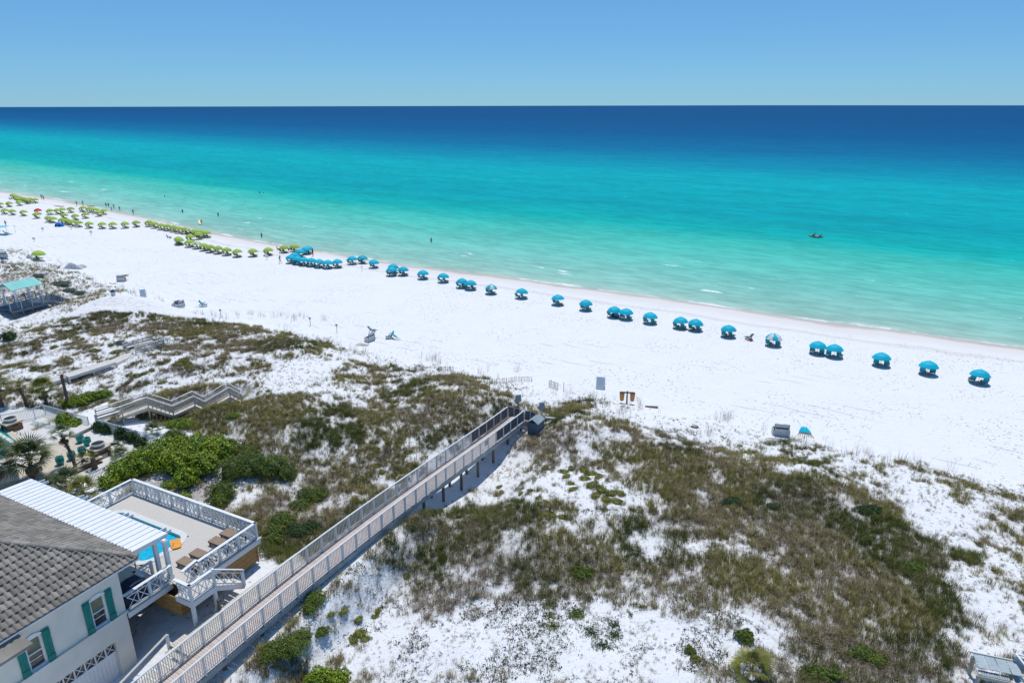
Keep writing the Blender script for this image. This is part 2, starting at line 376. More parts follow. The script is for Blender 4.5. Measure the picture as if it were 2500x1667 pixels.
# ---- where plants grow: (sx, sy, half width m, half depth m, cover, tone)  tone 0 olive, 1 brown, 2 green
PATCH = [
 (1130,1330,7.5,3.6,1.0,.15),(980,1330,4,3,.95,.3),(1350,1400,4.5,2.2,.9,.5),(1420,1330,4,2.5,.85,.2),(1240,1270,4,2,.9,0),
 (1580,1120,5,3,.8,.4),(1690,1190,5,3.5,.95,.3),(1830,1230,6,4,1.0,.25),(2000,1290,7,4.5,1.0,.2),(2180,1380,6,5,1.0,.35),
 (1650,1290,5,1.6,.9,.1),(1820,1400,5,1.8,.85,.1),(2000,1500,6,2,.9,.2),(2250,1560,6,2.5,.92,.2),(2050,1600,4,1,.75,.4),
 (1110,960,6,5,.72,.35),(960,930,5,5,.6,.5),(1150,1020,4,3,.75,.5),(980,1010,4,3,.7,.5),(850,1010,5,3.5,.72,.3),(700,1040,6,3.2,.88,.15),
 (480,1000,5,3,.98,.0),(600,1020,5,2.5,.95,.05),(800,1120,4,2.6,.65,.5),(850,1180,4,2.2,.72,.4),(720,1330,3,3,.9,.3),(640,1280,3,2,.85,.4),
 (800,1250,3,2.5,.85,.4),(900,1150,3,2,.6,.3),(770,1060,5,2.5,.7,.2),
 (1390,1000,2.5,2,.75,.3),(1500,1040,4.5,2.6,.72,.4),(1430,1060,4,2.5,.6,.4),(1350,1120,2,2,.5,.4),(1330,1300,3,1,.55,.3),
 (700,830,7,3,.72,.4),(560,830,7,3.2,.78,.8),(640,790,7,2,.42,.2),(820,830,5,2.2,.6,.3),(480,800,5,3,.8,.6),(400,770,9,3.5,.72,.3),
 (330,740,7,2.5,.72,.3),(460,880,4,3,.75,.7),(560,880,4,3,.62,.8),(200,690,8,4,.8,.3),(100,700,8,5,.85,.5),(60,650,9,4,.7,.5),
 (260,700,6,3,.55,.3),(150,800,9,6,.5,.7),(300,830,8,4,.45,.7),(60,830,6,6,.5,.6),(350,900,8,4,.42,.6),(200,880,8,4,.45,.6),
 (600,920,4,2.5,.35,.6),(730,920,3,3,.2,.5),(250,960,5,2,.6,.5),(560,950,3,2,.5,.5),(700,1000,3,2,.5,.4),
 (1150,1430,6,1.6,.42,.8),(1450,1460,4,1.6,.35,.8),(900,1400,3,1.5,.3,.7),(780,1470,2.5,1.5,.55,.5),(700,1560,3,2,.85,.2),
 (1000,1560,5,2.5,.22,.9),(1300,1560,6,2.5,.24,.9),(1600,1560,6,2.2,.14,.9),(1250,1650,8,1.5,.34,.9),(1800,1640,3,.8,.35,.6),(1900,1640,3,.8,.8,.3),
 (1300,1180,3,2.5,.34,.6),(1420,1180,4,3,.24,.5),(1500,1230,3,2.5,.18,.4),(1250,1150,2,2,.35,.6),(1560,1330,3,1,.3,.4),(1700,1340,5,.8,.35,.4),
 (1750,1090,5,3,.38,.2),(1900,1120,6,3,.42,.2),(2050,1150,5,2.5,.45,.2),(2180,1190,5,2.5,.4,.3),(2300,1260,2.6,3,.07,.3),(2380,1330,2,4,.18,.4),
 (2430,1470,1.6,5,.05,.3),(2380,1580,1.2,2,.12,.3),(2480,1310,2.5,3,.75,.4),(2490,1420,2,3,.5,.4),(2470,1530,2,2.5,.28,.4),
 (1650,1060,5,2.5,.2,.2),(1560,1010,4,2,.22,.2),(1330,960,2.5,3,.16,.1),(1210,920,5,3,.42,.1),(1050,890,5,2.5,.35,.1),(900,870,6,2,.3,.2),
 (760,790,7,2,.22,.2),(1300,940,3,3,.25,.1),(820,960,3.5,2,.12,.5),(730,890,4,1.2,.12,.5),(640,950,3,1.5,.14,.5),
]
PW = []
for (px, py, rx, ry, cv, tn) in PATCH:
    p = G(px, py); PW.append((p.x, p.y, rx, ry, cv, tn))
def cover(x, y):
    D = inland(x, y)
    num = np.full(np.shape(x), 0.42 * 0.06); den = np.full(np.shape(x), 0.06); tone = np.full(np.shape(x), 0.4 * 0.06)
    for cx, cy, rx, ry, cv, tn in PW:
        w = np.exp(-1.1 * (((x - cx) / rx) ** 2 + ((y - cy) / ry) ** 2))
        num += w * cv; den += w; tone += w * tn
    c = np.minimum(num / den * 0.92, 0.78)
    c = c * sstep(42.5, 46.5, D + 4 * (vnoise(x, y, 4, 2.2) - .5))
    c = c * (0.78 + 0.22 * sstep(46, 53, D + 3 * (vnoise(x, y, 7, 6.1) - .5)))
    # cleared: house plot, patio, boardwalk
    ux = (x - HO[0]) * HU[0] + (y - HO[1]) * HU[1]; vx = (x - HO[0]) * HV[0] + (y - HO[1]) * HV[1]
    c = c * np.where((ux < 8.2) & (vx < 2.9) & (vx > -11), 0, 1)
    dx, dy = x - B0[0], y - B0[1]
    s = dx * BU[0] + dy * BU[1]; r = dx * BR[0] + dy * BR[1]
    c = c * np.where((r > -2.0) & (r < 0.35) & (s < 34), 0, 1)
    c = c * np.where((r > -3.6) & (r < 0) & (s < 9), 0, 1)
    a = R(62); cx, cy = x + 35.6, y - 49.5
    pu = cx * math.cos(a) + cy * math.sin(a); pv = -cx * math.sin(a) + cy * math.cos(a)
    c = c * np.where((np.abs(pu) < 7.2) & (np.abs(pv) < 7.4), 0, 1)
    return c, tone / den

# ------------------------------------------------------------------ ground
def axis(segs):
    out = []
    for a, b, st in segs: out += list(np.arange(a, b, st))
    return np.array(out + [segs[-1][1]])
gx = axis([(-900, -260, 20), (-260, -100, 2.5), (-100, -62, 0.9), (-62, 44, 0.33), (44, 100, 1.5), (100, 500, 20)])
gy = axis([(-60, 14, 3), (14, 84, 0.33), (84, 150, 1.2), (150, 300, 2.5), (300, 900, 25)])
XX, YY = np.meshgrid(gx, gy); ZZ = height(XX, YY)
nx, ny = len(gx), len(gy)
gm = bpy.data.meshes.new('dune_ground')
vv = np.stack([XX, YY, ZZ], -1).reshape(-1, 3)
ii = (np.arange(ny - 1)[:, None] * nx + np.arange(nx - 1)[None, :]).ravel()
ff = np.stack([ii, ii + 1, ii + nx + 1, ii + nx], -1)
gm.vertices.add(len(vv)); gm.vertices.foreach_set('co', vv.ravel())
gm.loops.add(ff.size); gm.loops.foreach_set('vertex_index', ff.ravel())
gm.polygons.add(len(ff)); gm.polygons.foreach_set('loop_start', np.arange(0, ff.size, 4)); gm.polygons.foreach_set('loop_total', np.full(len(ff), 4))
gm.update(calc_edges=True); gm.polygons.foreach_set('use_smooth', np.ones(len(ff), bool))
at = gm.attributes.new('inland', 'FLOAT', 'POINT'); at.data.foreach_set('value', inland(XX, YY).ravel())
cv_, tn_ = cover(XX.ravel(), YY.ravel())
for (px, py, rr_) in ((400, 1190, 1.8), (470, 1215, 1.8), (560, 1250, 1.6), (330, 1180, 1.8), (620, 1230, 1.4)):
    p = G(px, py); cv_ = np.maximum(cv_, 1.15 * np.exp(-((XX.ravel() - p.x) ** 2 + (YY.ravel() - p.y) ** 2) / rr_ ** 2))
at = gm.attributes.new('litter', 'FLOAT', 'POINT'); at.data.foreach_set('value', np.clip(cv_, 0, 1.15))

def sand_material():
    m = bpy.data.materials.new('white_quartz_sand'); m.use_nodes = True
    nt = m.node_tree; N = nt.nodes; L = nt.links; b = N['Principled BSDF']
    b.inputs['Roughness'].default_value = 0.95; b.inputs['Specular IOR Level'].default_value = 0.1
    geo = N.new('ShaderNodeNewGeometry'); pos = geo.outputs['Position']
    a_in = N.new('ShaderNodeAttribute'); a_in.attribute_name = 'inland'
    a_li = N.new('ShaderNodeAttribute'); a_li.attribute_name = 'litter'
    def noise(scale, detail=3, rough=.55, vec=pos):
        n = N.new('ShaderNodeTexNoise'); n.inputs['Scale'].default_value = scale; n.inputs['Detail'].default_value = detail
        n.inputs['Roughness'].default_value = rough; L.new(vec, n.inputs['Vector']); return n.outputs[0]
    def mr(v, a, b_, c, d):
        n = N.new('ShaderNodeMapRange'); n.interpolation_type = 'SMOOTHSTEP'
        for k, x in zip((1, 2, 3, 4), (a, b_, c, d)): n.inputs[k].default_value = x
        L.new(v, n.inputs[0]); return n.outputs[0]
    def mth(op, a, b_=None):
        n = N.new('ShaderNodeMath'); n.operation = op
        for k, x in enumerate((a, b_)):
            if x is None: continue
            if isinstance(x, (int, float)): n.inputs[k].default_value = x
            else: L.new(x, n.inputs[k])
        return n.outputs[0]
    def mix(f, c1, c2):
        n = N.new('ShaderNodeMix'); n.data_type = 'RGBA'
        if isinstance(f, float): n.inputs[0].default_value = f
        else: L.new(f, n.inputs[0])
        for k, x in ((6, c1), (7, c2)):
            if isinstance(x, tuple): n.inputs[k].default_value = (*x, 1)
            else: L.new(x, n.inputs[k])
        return n.outputs[2]
    inl = a_in.outputs['Fac']
    base = mix(noise(0.35, 4), (0.75, 0.75, 0.745), (0.82, 0.82, 0.815))
    # wet foreshore and the damp wrack line
    wob = mth('ADD', inl, mth('MULTIPLY', mth('SUBTRACT', noise(0.09, 4), 0.5), 5.0))
    base = mix(mr(wob, 3.0, 9.0, 0.75, 0.0), base, (0.68, 0.635, 0.585))
    base = mix(mr(wob, 0.5, 2.6, 0.8, 0.0), base, (0.45, 0.40, 0.35))
    wr = mth('MULTIPLY', mr(wob, 7.5, 8.5, 0, 1), mr(wob, 8.6, 10.0, 1, 0))
    base = mix(mth('MULTIPLY', wr, 0.35), base, (0.55, 0.45, 0.36))
    # thatch under the plants
    li = a_li.outputs['Fac']
    ln = mth('MULTIPLY', mr(mth('ADD', mth('MULTIPLY', noise(1.5, 5, .65), 0.9), mth('MULTIPLY', li, 0.75)), 0.80, 1.25, 0, 0.7), mr(li, 0.04, 0.4, 0, 1))
    base = mix(ln, base, mix(noise(4.0, 4), (0.20, 0.165, 0.13), (0.36, 0.31, 0.25)))
    fle = mth('MULTIPLY', mr(noise(9.0, 3, .7), 0.58, 0.68, 0, 0.65), mr(li, 0.05, 0.3, 0, 1))
    base = mix(fle, base, (0.16, 0.125, 0.10))
    L.new(base, b.inputs['Base Color'])
    # relief: footprints, raked tracks along the beach, ripples
    vor = N.new('ShaderNodeTexVoronoi'); vor.inputs['Scale'].default_value = 2.2; vor.feature = 'F1'
    nv = N.new('ShaderNodeTexNoise'); nv.inputs['Scale'].default_value = 1.1; L.new(pos, nv.inputs['Vector'])
    vadd = N.new('ShaderNodeVectorMath'); vadd.operation = 'ADD'; L.new(pos, vadd.inputs[0]); L.new(nv.outputs['Color'], vadd.inputs[1])
    L.new(vadd.outputs[0], vor.inputs['Vector'])
    pits = mth('MULTIPLY', mr(vor.outputs['Distance'], 0.06, 0.26, -1, 0), mth('MULTIPLY', mr(noise(0.12, 3), 0.42, 0.62, 0.15, 1), mr(inl, 4.0, 10.0, 0, 1)))
    mpr = N.new('ShaderNodeMapping'); mpr.inputs['Rotation'].default_value = (0, 0, R(33)); mpr.inputs['Scale'].default_value = (.16, 1, 1)
    L.new(pos, mpr.inputs['Vector'])
    trk = mth('SINE', mth('ADD', mth('MULTIPLY', inl, 3.3), mth('MULTIPLY', noise(0.045, 3), 22.0)))
    trk = mth('MULTIPLY', mr(trk, 0.86, 0.99, 0, -1), mth('MULTIPLY', mr(noise(0.22, 4, .6, mpr.outputs[0]), 0.52, 0.62, 0, 1), mth('MULTIPLY', mr(inl, 20, 29, 0, 1), mr(inl, 41, 44, 1, 0))))
    lump = mth('MULTIPLY', noise(2.2, 5, .6), 1.4)
    hgt = mth('ADD', mth('ADD', mth('MULTIPLY', pits, 2.2), mth('MULTIPLY', trk, 1.5)), mth('MULTIPLY', lump, mr(inl, 2.0, 9.0, 0.0, 1)))
    bp = N.new('ShaderNodeBump'); bp.inputs['Strength'].default_value = 0.85; bp.inputs['Distance'].default_value = 0.10
    L.new(hgt, bp.inputs['Height']); L.new(bp.outputs[0], b.inputs['Normal'])
    return m
gm.materials.append(sand_material())
ground = bpy.data.objects.new('dune_ground', gm); COL.objects.link(ground)
tag(ground, 'white quartz sand beach rising into rolling dunes', 'ground', kind='structure')

# ------------------------------------------------------------------ sea
def make_sea():
    xs = axis([(-9000, -900, 900), (-900, -260, 40), (-260, 140, 3.0), (140, 900, 40), (900, 9000, 900)])
    ds = np.concatenate([np.arange(-14, 40, 1.5), np.arange(40, 200, 6), np.geomspace(200, 45000, 46)])
    X, Dd = np.meshgrid(xs, ds); lin = np.where(X < -191, 259 - 0.75 * (X + 191), np.where(X > 68, 85.9 - 0.57 * (X - 68), shore(X)))
    vx = X + NS[0] * Dd / 1.0; vy = lin + NS[1] * Dd / 1.0
    # keep 'offshore' as the true perpendicular measure used on land
    off = (vy - np.where(vx < -191, 259 - 0.75 * (vx + 191), np.where(vx > 68, 85.9 - 0.57 * (vx - 68), shore(vx)))) * 0.8387
    me = bpy.data.meshes.new('sea'); nx_, ny_ = len(xs), len(ds)
    V_ = np.stack([vx, vy, np.full(vx.shape, -0.6)], -1).reshape(-1, 3)
    i0 = (np.arange(ny_ - 1)[:, None] * nx_ + np.arange(nx_ - 1)[None, :]).ravel()
    F_ = np.stack([i0, i0 + 1, i0 + nx_ + 1, i0 + nx_], -1)
    me.from_pydata(V_.tolist(), [], F_.tolist())
    a = me.attributes.new('offshore', 'FLOAT', 'POINT'); a.data.foreach_set('value', off.ravel())
    m = bpy.data.materials.new('gulf_water'); m.use_nodes = True
    nt = m.node_tree; N = nt.nodes; L = nt.links; N.remove(N['Principled BSDF'])
    dif = N.new('ShaderNodeBsdfDiffuse'); glo = N.new('ShaderNodeBsdfGlossy'); glo.inputs['Roughness'].default_value = 0.22
    mxs = N.new('ShaderNodeMixShader'); L.new(dif.outputs[0], mxs.inputs[1]); L.new(glo.outputs[0], mxs.inputs[2])
    L.new(mxs.outputs[0], N['Material Output'].inputs['Surface'])
    at_ = N.new('ShaderNodeAttribute'); at_.attribute_name = 'offshore'
    geo = N.new('ShaderNodeNewGeometry')
    mp = N.new('ShaderNodeMapping'); mp.inputs['Rotation'].default_value = (0, 0, R(33)); L.new(geo.outputs['Position'], mp.inputs['Vector'])
    def noise(scale, detail=3, rough=.55, stretch=(1, 1, 1)):
        m2 = N.new('ShaderNodeMapping'); m2.inputs['Scale'].default_value = stretch; L.new(mp.outputs[0], m2.inputs['Vector'])
        n = N.new('ShaderNodeTexNoise'); n.inputs['Scale'].default_value = scale; n.inputs['Detail'].default_value = detail
        n.inputs['Roughness'].default_value = rough; L.new(m2.outputs[0], n.inputs['Vector']); return n.outputs[0]
    def mr(v, a_, b_, c, d, mode='SMOOTHSTEP'):
        n = N.new('ShaderNodeMapRange'); n.interpolation_type = mode
        for k, x in zip((1, 2, 3, 4), (a_, b_, c, d)): n.inputs[k].default_value = x
        L.new(v, n.inputs[0]); return n.outputs[0]
    def mth(op, a_, b_=None):
        n = N.new('ShaderNodeMath'); n.operation = op
        for k, x in enumerate((a_, b_)):
            if x is None: continue
            if isinstance(x, (int, float)): n.inputs[k].default_value = x
            else: L.new(x, n.inputs[k])
        return n.outputs[0]
    off_ = at_.outputs['Fac']
    wob = mth('ADD', off_, mth('MULTIPLY', mth('SUBTRACT', noise(0.018, 4, .6, (0.35, 1, 1)), 0.5), mr(off_, 10, 120, 6, 50)))
    lg = mth('LOGARITHM', mth('MAXIMUM', mth('ADD', wob, 4.0), 1.0), 10.0)      # log10 of metres offshore + 4
    ramp = N.new('ShaderNodeValToRGB'); L.new(mr(lg, 0.6, 4.0, 0, 1, 'LINEAR'), ramp.inputs[0])
    def P(d): return (math.log10(d + 4) - 0.6) / 3.4
    stops = [(0, (.42, .52, .44)), (4, (.30, .53, .44)), (14, (.22, .53, .44)), (30, (.13, .52, .42)), (52, (.05, .48, .385)), (66, (.004, .40, .36)),
             (100, (.0, .33, .36)), (150, (.0, .36, .385)), (200, (.0, .36, .40)), (260, (.0, .26, .36)), (380, (.0, .15, .29)), (650, (.0, .095, .24)), (1500, (.0, .075, .21)), (9000, (.0, .07, .20))]
    el = ramp.color_ramp.elements
    while len(el) < len(stops): el.new(0.5)
    for e, (d, c) in zip(el, stops): e.position = P(d); e.color = (*c, 1)
    wave = mth('ADD', mth('MULTIPLY', noise(0.55, 5, .68, (0.34, 1, 1)), 0.75), mth('MULTIPLY', noise(0.09, 3, .6, (0.3, 1, 1)), 0.4))
    hs = N.new('ShaderNodeHueSaturation'); L.new(ramp.outputs[0], hs.inputs['Color'])
    L.new(mr(wave, 0.40, 0.76, 0.83, 1.17), hs.inputs['Value'])
    # foam: swash line, broken crests near the bar, scattered flecks
    line = mth('ADD', off_, mth('MULTIPLY', mth('SUBTRACT', noise(0.07, 4, .6), 0.5), 5.0))
    swash = mth('MULTIPLY', mth('MULTIPLY', mr(line, -0.7, -0.1, 0, 1), mr(line, 0.0, 1.3, 1, 0)), mr(noise(0.12, 5, .7), 0.44, 0.60, 0.0, 0.9))
    crest = mth('MULTIPLY', mr(noise(0.25, 5, .74, (0.3, 1, 1)), 0.645, 0.69, 0, 1), mth('MULTIPLY', mr(off_, 3, 8, 0, 1), mr(off_, 20, 45, 1, 0)))
    fleck = mth('MULTIPLY', mr(noise(0.36, 5, .70, (0.4, 1, 1)), 0.715, 0.745, 0, 0.8), mr(off_, 60, 600, 1, 0.3))
    foam = mth('MAXIMUM', mth('MAXIMUM', swash, crest), fleck)
    mx = N.new('ShaderNodeMix'); mx.data_type = 'RGBA'; L.new(foam, mx.inputs[0]); L.new(hs.outputs[0], mx.inputs[6]); mx.inputs[7].default_value = (.82, .86, .85, 1)
    L.new(mx.outputs[2], dif.inputs['Color'])
    L.new(mr(foam, 0, 1, 0.07, 0.0), mxs.inputs[0])
    bh = mth('ADD', mth('MULTIPLY', noise(0.9, 5, .62, (0.45, 1, 1)), 0.5), mth('MULTIPLY', noise(0.16, 3, .55, (0.3, 1, 1)), 1.6))
    bp = N.new('ShaderNodeBump'); bp.inputs['Strength'].default_value = 0.75; bp.inputs['Distance'].default_value = 0.35
    L.new(bh, bp.inputs['Height']); L.new(bp.outputs[0], glo.inputs['Normal']); L.new(bp.outputs[0], dif.inputs['Normal'])
    me.materials.append(m)
    o = bpy.data.objects.new('sea', me); COL.objects.link(o)
    tag(o, 'turquoise gulf water deepening to dark blue at the horizon', 'sea', kind='structure')
make_sea()
# ------------------------------------------------------------------ dune plants
def blades(n, h, spread, w, lean, seed, curve=0.25, droop=0.0):
    rg = np.random.default_rng(seed); vs = []; fs = []
    for k in range(n):
        a = rg.random() * 6.283; r = spread * math.sqrt(rg.random()) * 0.5
        bx, by = r * math.cos(a), r * math.sin(a)
        d = rg.random() * 6.283 if rg.random() < .4 else a + rg.normal(0, .5)
        hh = h * (0.55 + 0.6 * rg.random()); le = lean * hh * (0.3 + rg.random())
        dx, dy = math.cos(d), math.sin(d); px, py = -dy * w / 2, dx * w / 2
        m = 0.55
        i = len(vs)
        vs += [(bx - px, by - py, 0), (bx + px, by + py, 0),
               (bx + dx * le * m * (1 - curve) - px * .8, by + dy * le * m * (1 - curve) - py * .8, hh * m), (bx + dx * le * m * (1 - curve) + px * .8, by + dy * le * m * (1 - curve) + py * .8, hh * m),
               (bx + dx * le * (1 + curve), by + dy * le * (1 + curve), hh * (1 - droop))]
        fs += [(i, i + 1, i + 3, i + 2), (i + 2, i + 3, i + 4)]
    return vs, fs
def leaves(n, rx, rz, size, seed, flat=0.5):
    rg = np.random.default_rng(seed); vs = []; fs = []
    for k in range(n):
        a = rg.random() * 6.283; r = rx * math.sqrt(rg.random()); z = rz * (1 - (r / rx) ** 2) * (0.5 + 0.6 * rg.random()) + 0.02
        c = Vector((r * math.cos(a), r * math.sin(a), z))
        nrm = Vector((rg.normal() * flat, rg.normal() * flat, 1)).normalized(); t = nrm.orthogonal().normalized()
        t = (t * math.cos(k) + nrm.cross(t) * math.sin(k)); b = nrm.cross(t); s = size * (0.6 + 0.8 * rg.random())
        i = len(vs); vs += [c - t * s, c - b * s * .5, c + t * s, c + b * s * .5]; fs.append((i, i + 1, i + 2, i + 3))
    return vs, fs
def twigs(n, h, w, seed):
    rg = np.random.default_rng(seed); vs = []; fs = []
    for k in range(n):
        a = rg.random() * 6.283; el = rg.random() * .7 + .1; l = h * (.5 + rg.random())
        p = Vector((0, 0, 0.01)); d = Vector((math.cos(a) * math.cos(el), math.sin(a) * math.cos(el), math.sin(el)))
        for q in range(2):
            e = p + d * l * .5; s = Vector((-d.y, d.x, 0)).normalized() * w * (1 - .35 * q)
            i = len(vs); vs += [p - s, p + s, e + s * .6, e - s * .6]; fs.append((i, i + 1, i + 2, i + 3))
            p = e; d = (d + Vector((rg.normal() * .45, rg.normal() * .45, rg.normal() * .3))).normalized()
    return vs, fs

def hidden_collection(name, specs):
    c = bpy.data.collections.new(name)
    for k, (vs, fs, m) in enumerate(specs):
        me = bpy.data.meshes.new(name + '_tuft'); me.from_pydata([tuple(v) for v in vs], [], fs); me.materials.append(m)
        c.objects.link(bpy.data.objects.new('%s_%02d' % (name, k), me))
    return c

def scatter(name, pts, rot, scl, idx, coll, label, cat):
    me = bpy.data.meshes.new(name); me.from_pydata(pts.tolist(), [], [])
    for an, ty, arr in (('rot', 'FLOAT', rot), ('scl', 'FLOAT', scl), ('pick', 'INT', idx.astype(np.int32))):
        a = me.attributes.new(an, ty, 'POINT'); a.data.foreach_set('value', arr)
    o = bpy.data.objects.new(name, me); COL.objects.link(o)
    ng = bpy.data.node_groups.new(name, 'GeometryNodeTree')
    ng.interface.new_socket('Geometry', in_out='INPUT', socket_type='NodeSocketGeometry')
    ng.interface.new_socket('Geometry', in_out='OUTPUT', socket_type='NodeSocketGeometry')
    N = ng.nodes; L = ng.links
    gi = N.new('NodeGroupInput'); go = N.new('NodeGroupOutput'); ip = N.new('GeometryNodeInstanceOnPoints'); ci = N.new('GeometryNodeCollectionInfo')
    ci.inputs['Collection'].default_value = coll; ci.inputs['Separate Children'].default_value = True; ci.inputs['Reset Children'].default_value = True
    def named(an, ty):
        n = N.new('GeometryNodeInputNamedAttribute'); n.data_type = ty; n.inputs['Name'].default_value = an; return n.outputs['Attribute']
    cx = N.new('ShaderNodeCombineXYZ'); L.new(named('rot', 'FLOAT'), cx.inputs['Z'])
    L.new(gi.outputs[0], ip.inputs['Points']); L.new(ci.outputs[0], ip.inputs['Instance']); ip.inputs['Pick Instance'].default_value = True
    L.new(named('pick', 'INT'), ip.inputs['Instance Index']); L.new(cx.outputs[0], ip.inputs['Rotation']); L.new(named('scl', 'FLOAT'), ip.inputs['Scale'])
    L.new(ip.outputs[0], go.inputs[0])
    md = o.modifiers.new('scatter', 'NODES'); md.node_group = ng
    tag(o, label, cat, kind='stuff')
    return o

g_specs = []
for k in range(4): g_specs.append((*blades(20, .50, .38, .020, .55, 20 + k), M['grass']))
for k in range(3): g_specs.append((*blades(18, .42, .45, .020, .9, 40 + k, .3, .15), M['grass_brown']))
for k in range(3): g_specs.append((*blades(22, .50, .36, .020, .55, 60 + k), M['grass_green']))
for k in range(2): g_specs.append((*twigs(12, .34, .011, 70 + k), M['twig']))
for k in range(2): g_specs.append((*leaves(26, .30, .10, .05, 80 + k), M['leaf_mid']))
GC = hidden_collection('dune_tuft', g_specs)

def dune_points(n, x0, x1, y0, y1):
    x = x0 + (x1 - x0) * RNG.random(n); y = y0 + (y1 - y0) * RNG.random(n)
    D = inland(x, y); k = (D > 40) & (D < 112)
    # behind the camera's near edge nothing is needed
    k &= y > 17; x, y = x[k], y[k]
    c, t = cover(x, y)
    cl = .5 * vnoise(x, y, 0.9, 4.4) + .3 * vnoise(x, y, 2.6, 8.8) + .2 * vnoise(x, y, 0.35, 1.9)
    pr = sstep(0.70 - 0.62 * c, 0.96 - 0.62 * c, cl) * sstep(0.02, 0.12, c) + 0.16 * c * c
    keep = RNG.random(len(x)) < np.clip(pr, 0, 1)
    return x[keep], y[keep], c[keep], t[keep]
x1_, y1_, c1_, t1_ = dune_points(290000, -62, 46, 16, 90)
x2_, y2_, c2_, t2_ = dune_points(60000, -150, -62, 60, 190)
x = np.concatenate([x1_, x2_]); y = np.concatenate([y1_, y2_]); c = np.concatenate([c1_, c2_]); t = np.concatenate([t1_, t2_])
t = np.clip(t * .8 + (vnoise(x, y, 3.1, 6.6) - .5) * 0.9, 0, 1)
rr = RNG.random(len(x)); big = vnoise(x, y, 5.0, 12.1)
idx = np.where(rr < .08, 10 + (RNG.random(len(x)) * 2).astype(int),
      np.where(RNG.random(len(x)) < t, 4 + (RNG.random(len(x)) * 3).astype(int),
      np.where(big > .60, 7 + (RNG.random(len(x)) * 3).astype(int), (RNG.random(len(x)) * 4).astype(int))))
thin = c < 0.27
idx = np.where(thin & (rr < .75), np.where(rr < .45, 10 + (rr * 40).astype(int) % 2, 12 + (rr * 40).astype(int) % 2), idx)
scl = (0.48 + 0.55 * RNG.random(len(x))) * (0.75 + 0.4 * np.clip(c, 0, 1)) * np.where(thin, .62, 1)
pts = np.stack([x, y, height(x, y) - 0.02], -1)
# fine scattered bits between the tufts
def bits(n, x0, x1, y0, y1):
    x = x0 + (x1 - x0) * RNG.random(n); y = y0 + (y1 - y0) * RNG.random(n); D = inland(x, y)
    k = (D > 42) & (D < 112) & (y > 17); x, y = x[k], y[k]; c, t = cover(x, y)
    k = RNG.random(len(x)) < .62 * np.sqrt(np.clip(c, 0, 1)) * sstep(.05, .2, c) * sstep(.30, .62, .6 * vnoise(x, y, 1.7, 7.7) + .4 * vnoise(x, y, .5, 3.7)); return x[k], y[k]
xa, ya = bits(170000, -62, 46, 16, 90); xb, yb = bits(70000, -150, -62, 60, 190)
xs_ = np.concatenate([xa, xb]); ys_ = np.concatenate([ya, yb]); r3 = RNG.random(len(xs_))
pts = np.concatenate([pts, np.stack([xs_, ys_, height(xs_, ys_) - .01], -1)])
scl = np.concatenate([scl, .26 + .26 * RNG.random(len(xs_))])
idx = np.concatenate([idx, np.where(r3 < .35, 10 + (r3 * 60).astype(int) % 2, np.where(r3 < .7, 4 + (r3 * 90).astype(int) % 3, (r3 * 120).astype(int) % 4))])
x = np.concatenate([x, xs_])
scatter('dune_grass', pts, RNG.random(len(x)) * 6.283, scl, idx, GC, 'olive and brown dune grass covering the sand hills', 'grass')
print('tufts', len(x))

# tall sea oats along the seaward crest
o_specs = [(*blades(9, 1.15, .5, .011, .22, 90 + k), M['grass']) for k in range(3)] + [(*blades(12, .95, .55, .012, .3, 95 + k), M['twig']) for k in range(2)]
OC = hidden_collection('sea_oat', o_specs)
n = 26000
x = -110 + 155 * RNG.random(n); y = 35 + 110 * RNG.random(n); D = inland(x, y)
k = (D > 42.3) & (D < 62); x, y, D = x[k], y[k], D[k]
cc, _ = cover(x, y)
k = RNG.random(len(x)) < (0.55 * np.exp(-((D - 46) / 4.5) ** 2) + .06) * sstep(.42, .7, vnoise(x, y, 3.5, 2.9)) * np.where((x > -12) & (cc > 0), 1, .6)
x, y = x[k], y[k]
oats = [(688,771,4),(712,775,5),(730,772,4),(745,776,3),(720,782,3),(792,782,4),(1058,880,5),(1060,872,4),(1082,886,3),(1772,1022,7),(1765,1026,5),(580,770,4),(610,768,5),(640,773,5),(665,776,3),(1260,908,3)]
ex, ey = [], []
for px, py, q in oats:
    p = G(px, py)
    for _ in range(q): ex.append(p.x + random.gauss(0, .35)); ey.append(p.y + random.gauss(0, .3))
x = np.concatenate([x, ex]); y = np.concatenate([y, ey])
scatter('sea_oats', np.stack([x, y, height(x, y) - .02], -1), RNG.random(len(x)) * 6.283, .7 + .5 * RNG.random(len(x)), (RNG.random(len(x)) * 5).astype(int), OC,
        'thin tall sea oats sticking up along the dune crest', 'grass')

# leaf litter and creeping vine bits on the bare sand in front
n = 60000
x = -13 + 30 * RNG.random(n); y = 19 + 22 * RNG.random(n)
cc, _ = cover(x, y)
k = (RNG.random(n) < .55 * sstep(.38, .72, .6 * vnoise(x, y, 2.2, 5.5) + .4 * vnoise(x, y, .6, 3.1))) & (cc > .03) & (cc < .5); x, y = x[k], y[k]
l_specs = [(*leaves(5, .13, .05, .035, 100 + q, .9), M['leaf_dark']) for q in range(2)] + [(*leaves(4, .12, .03, .04, 110 + q, .7), M['twig']) for q in range(2)] + [(*leaves(6, .14, .06, .035, 120, .9), M['leaf_mid'])] + [(*twigs(4, .22, .009, 130), M['twig'])]
LC = hidden_collection('sand_creeper', l_specs)
scatter('creeping_ground_cover', np.stack([x, y, height(x, y) + .005], -1), RNG.random(len(x)) * 6.283, .6 + .9 * RNG.random(len(x)), (RNG.random(len(x)) * 6).astype(int), LC,
        'sparse dark leaves and runners creeping over bare white sand', 'ground cover')
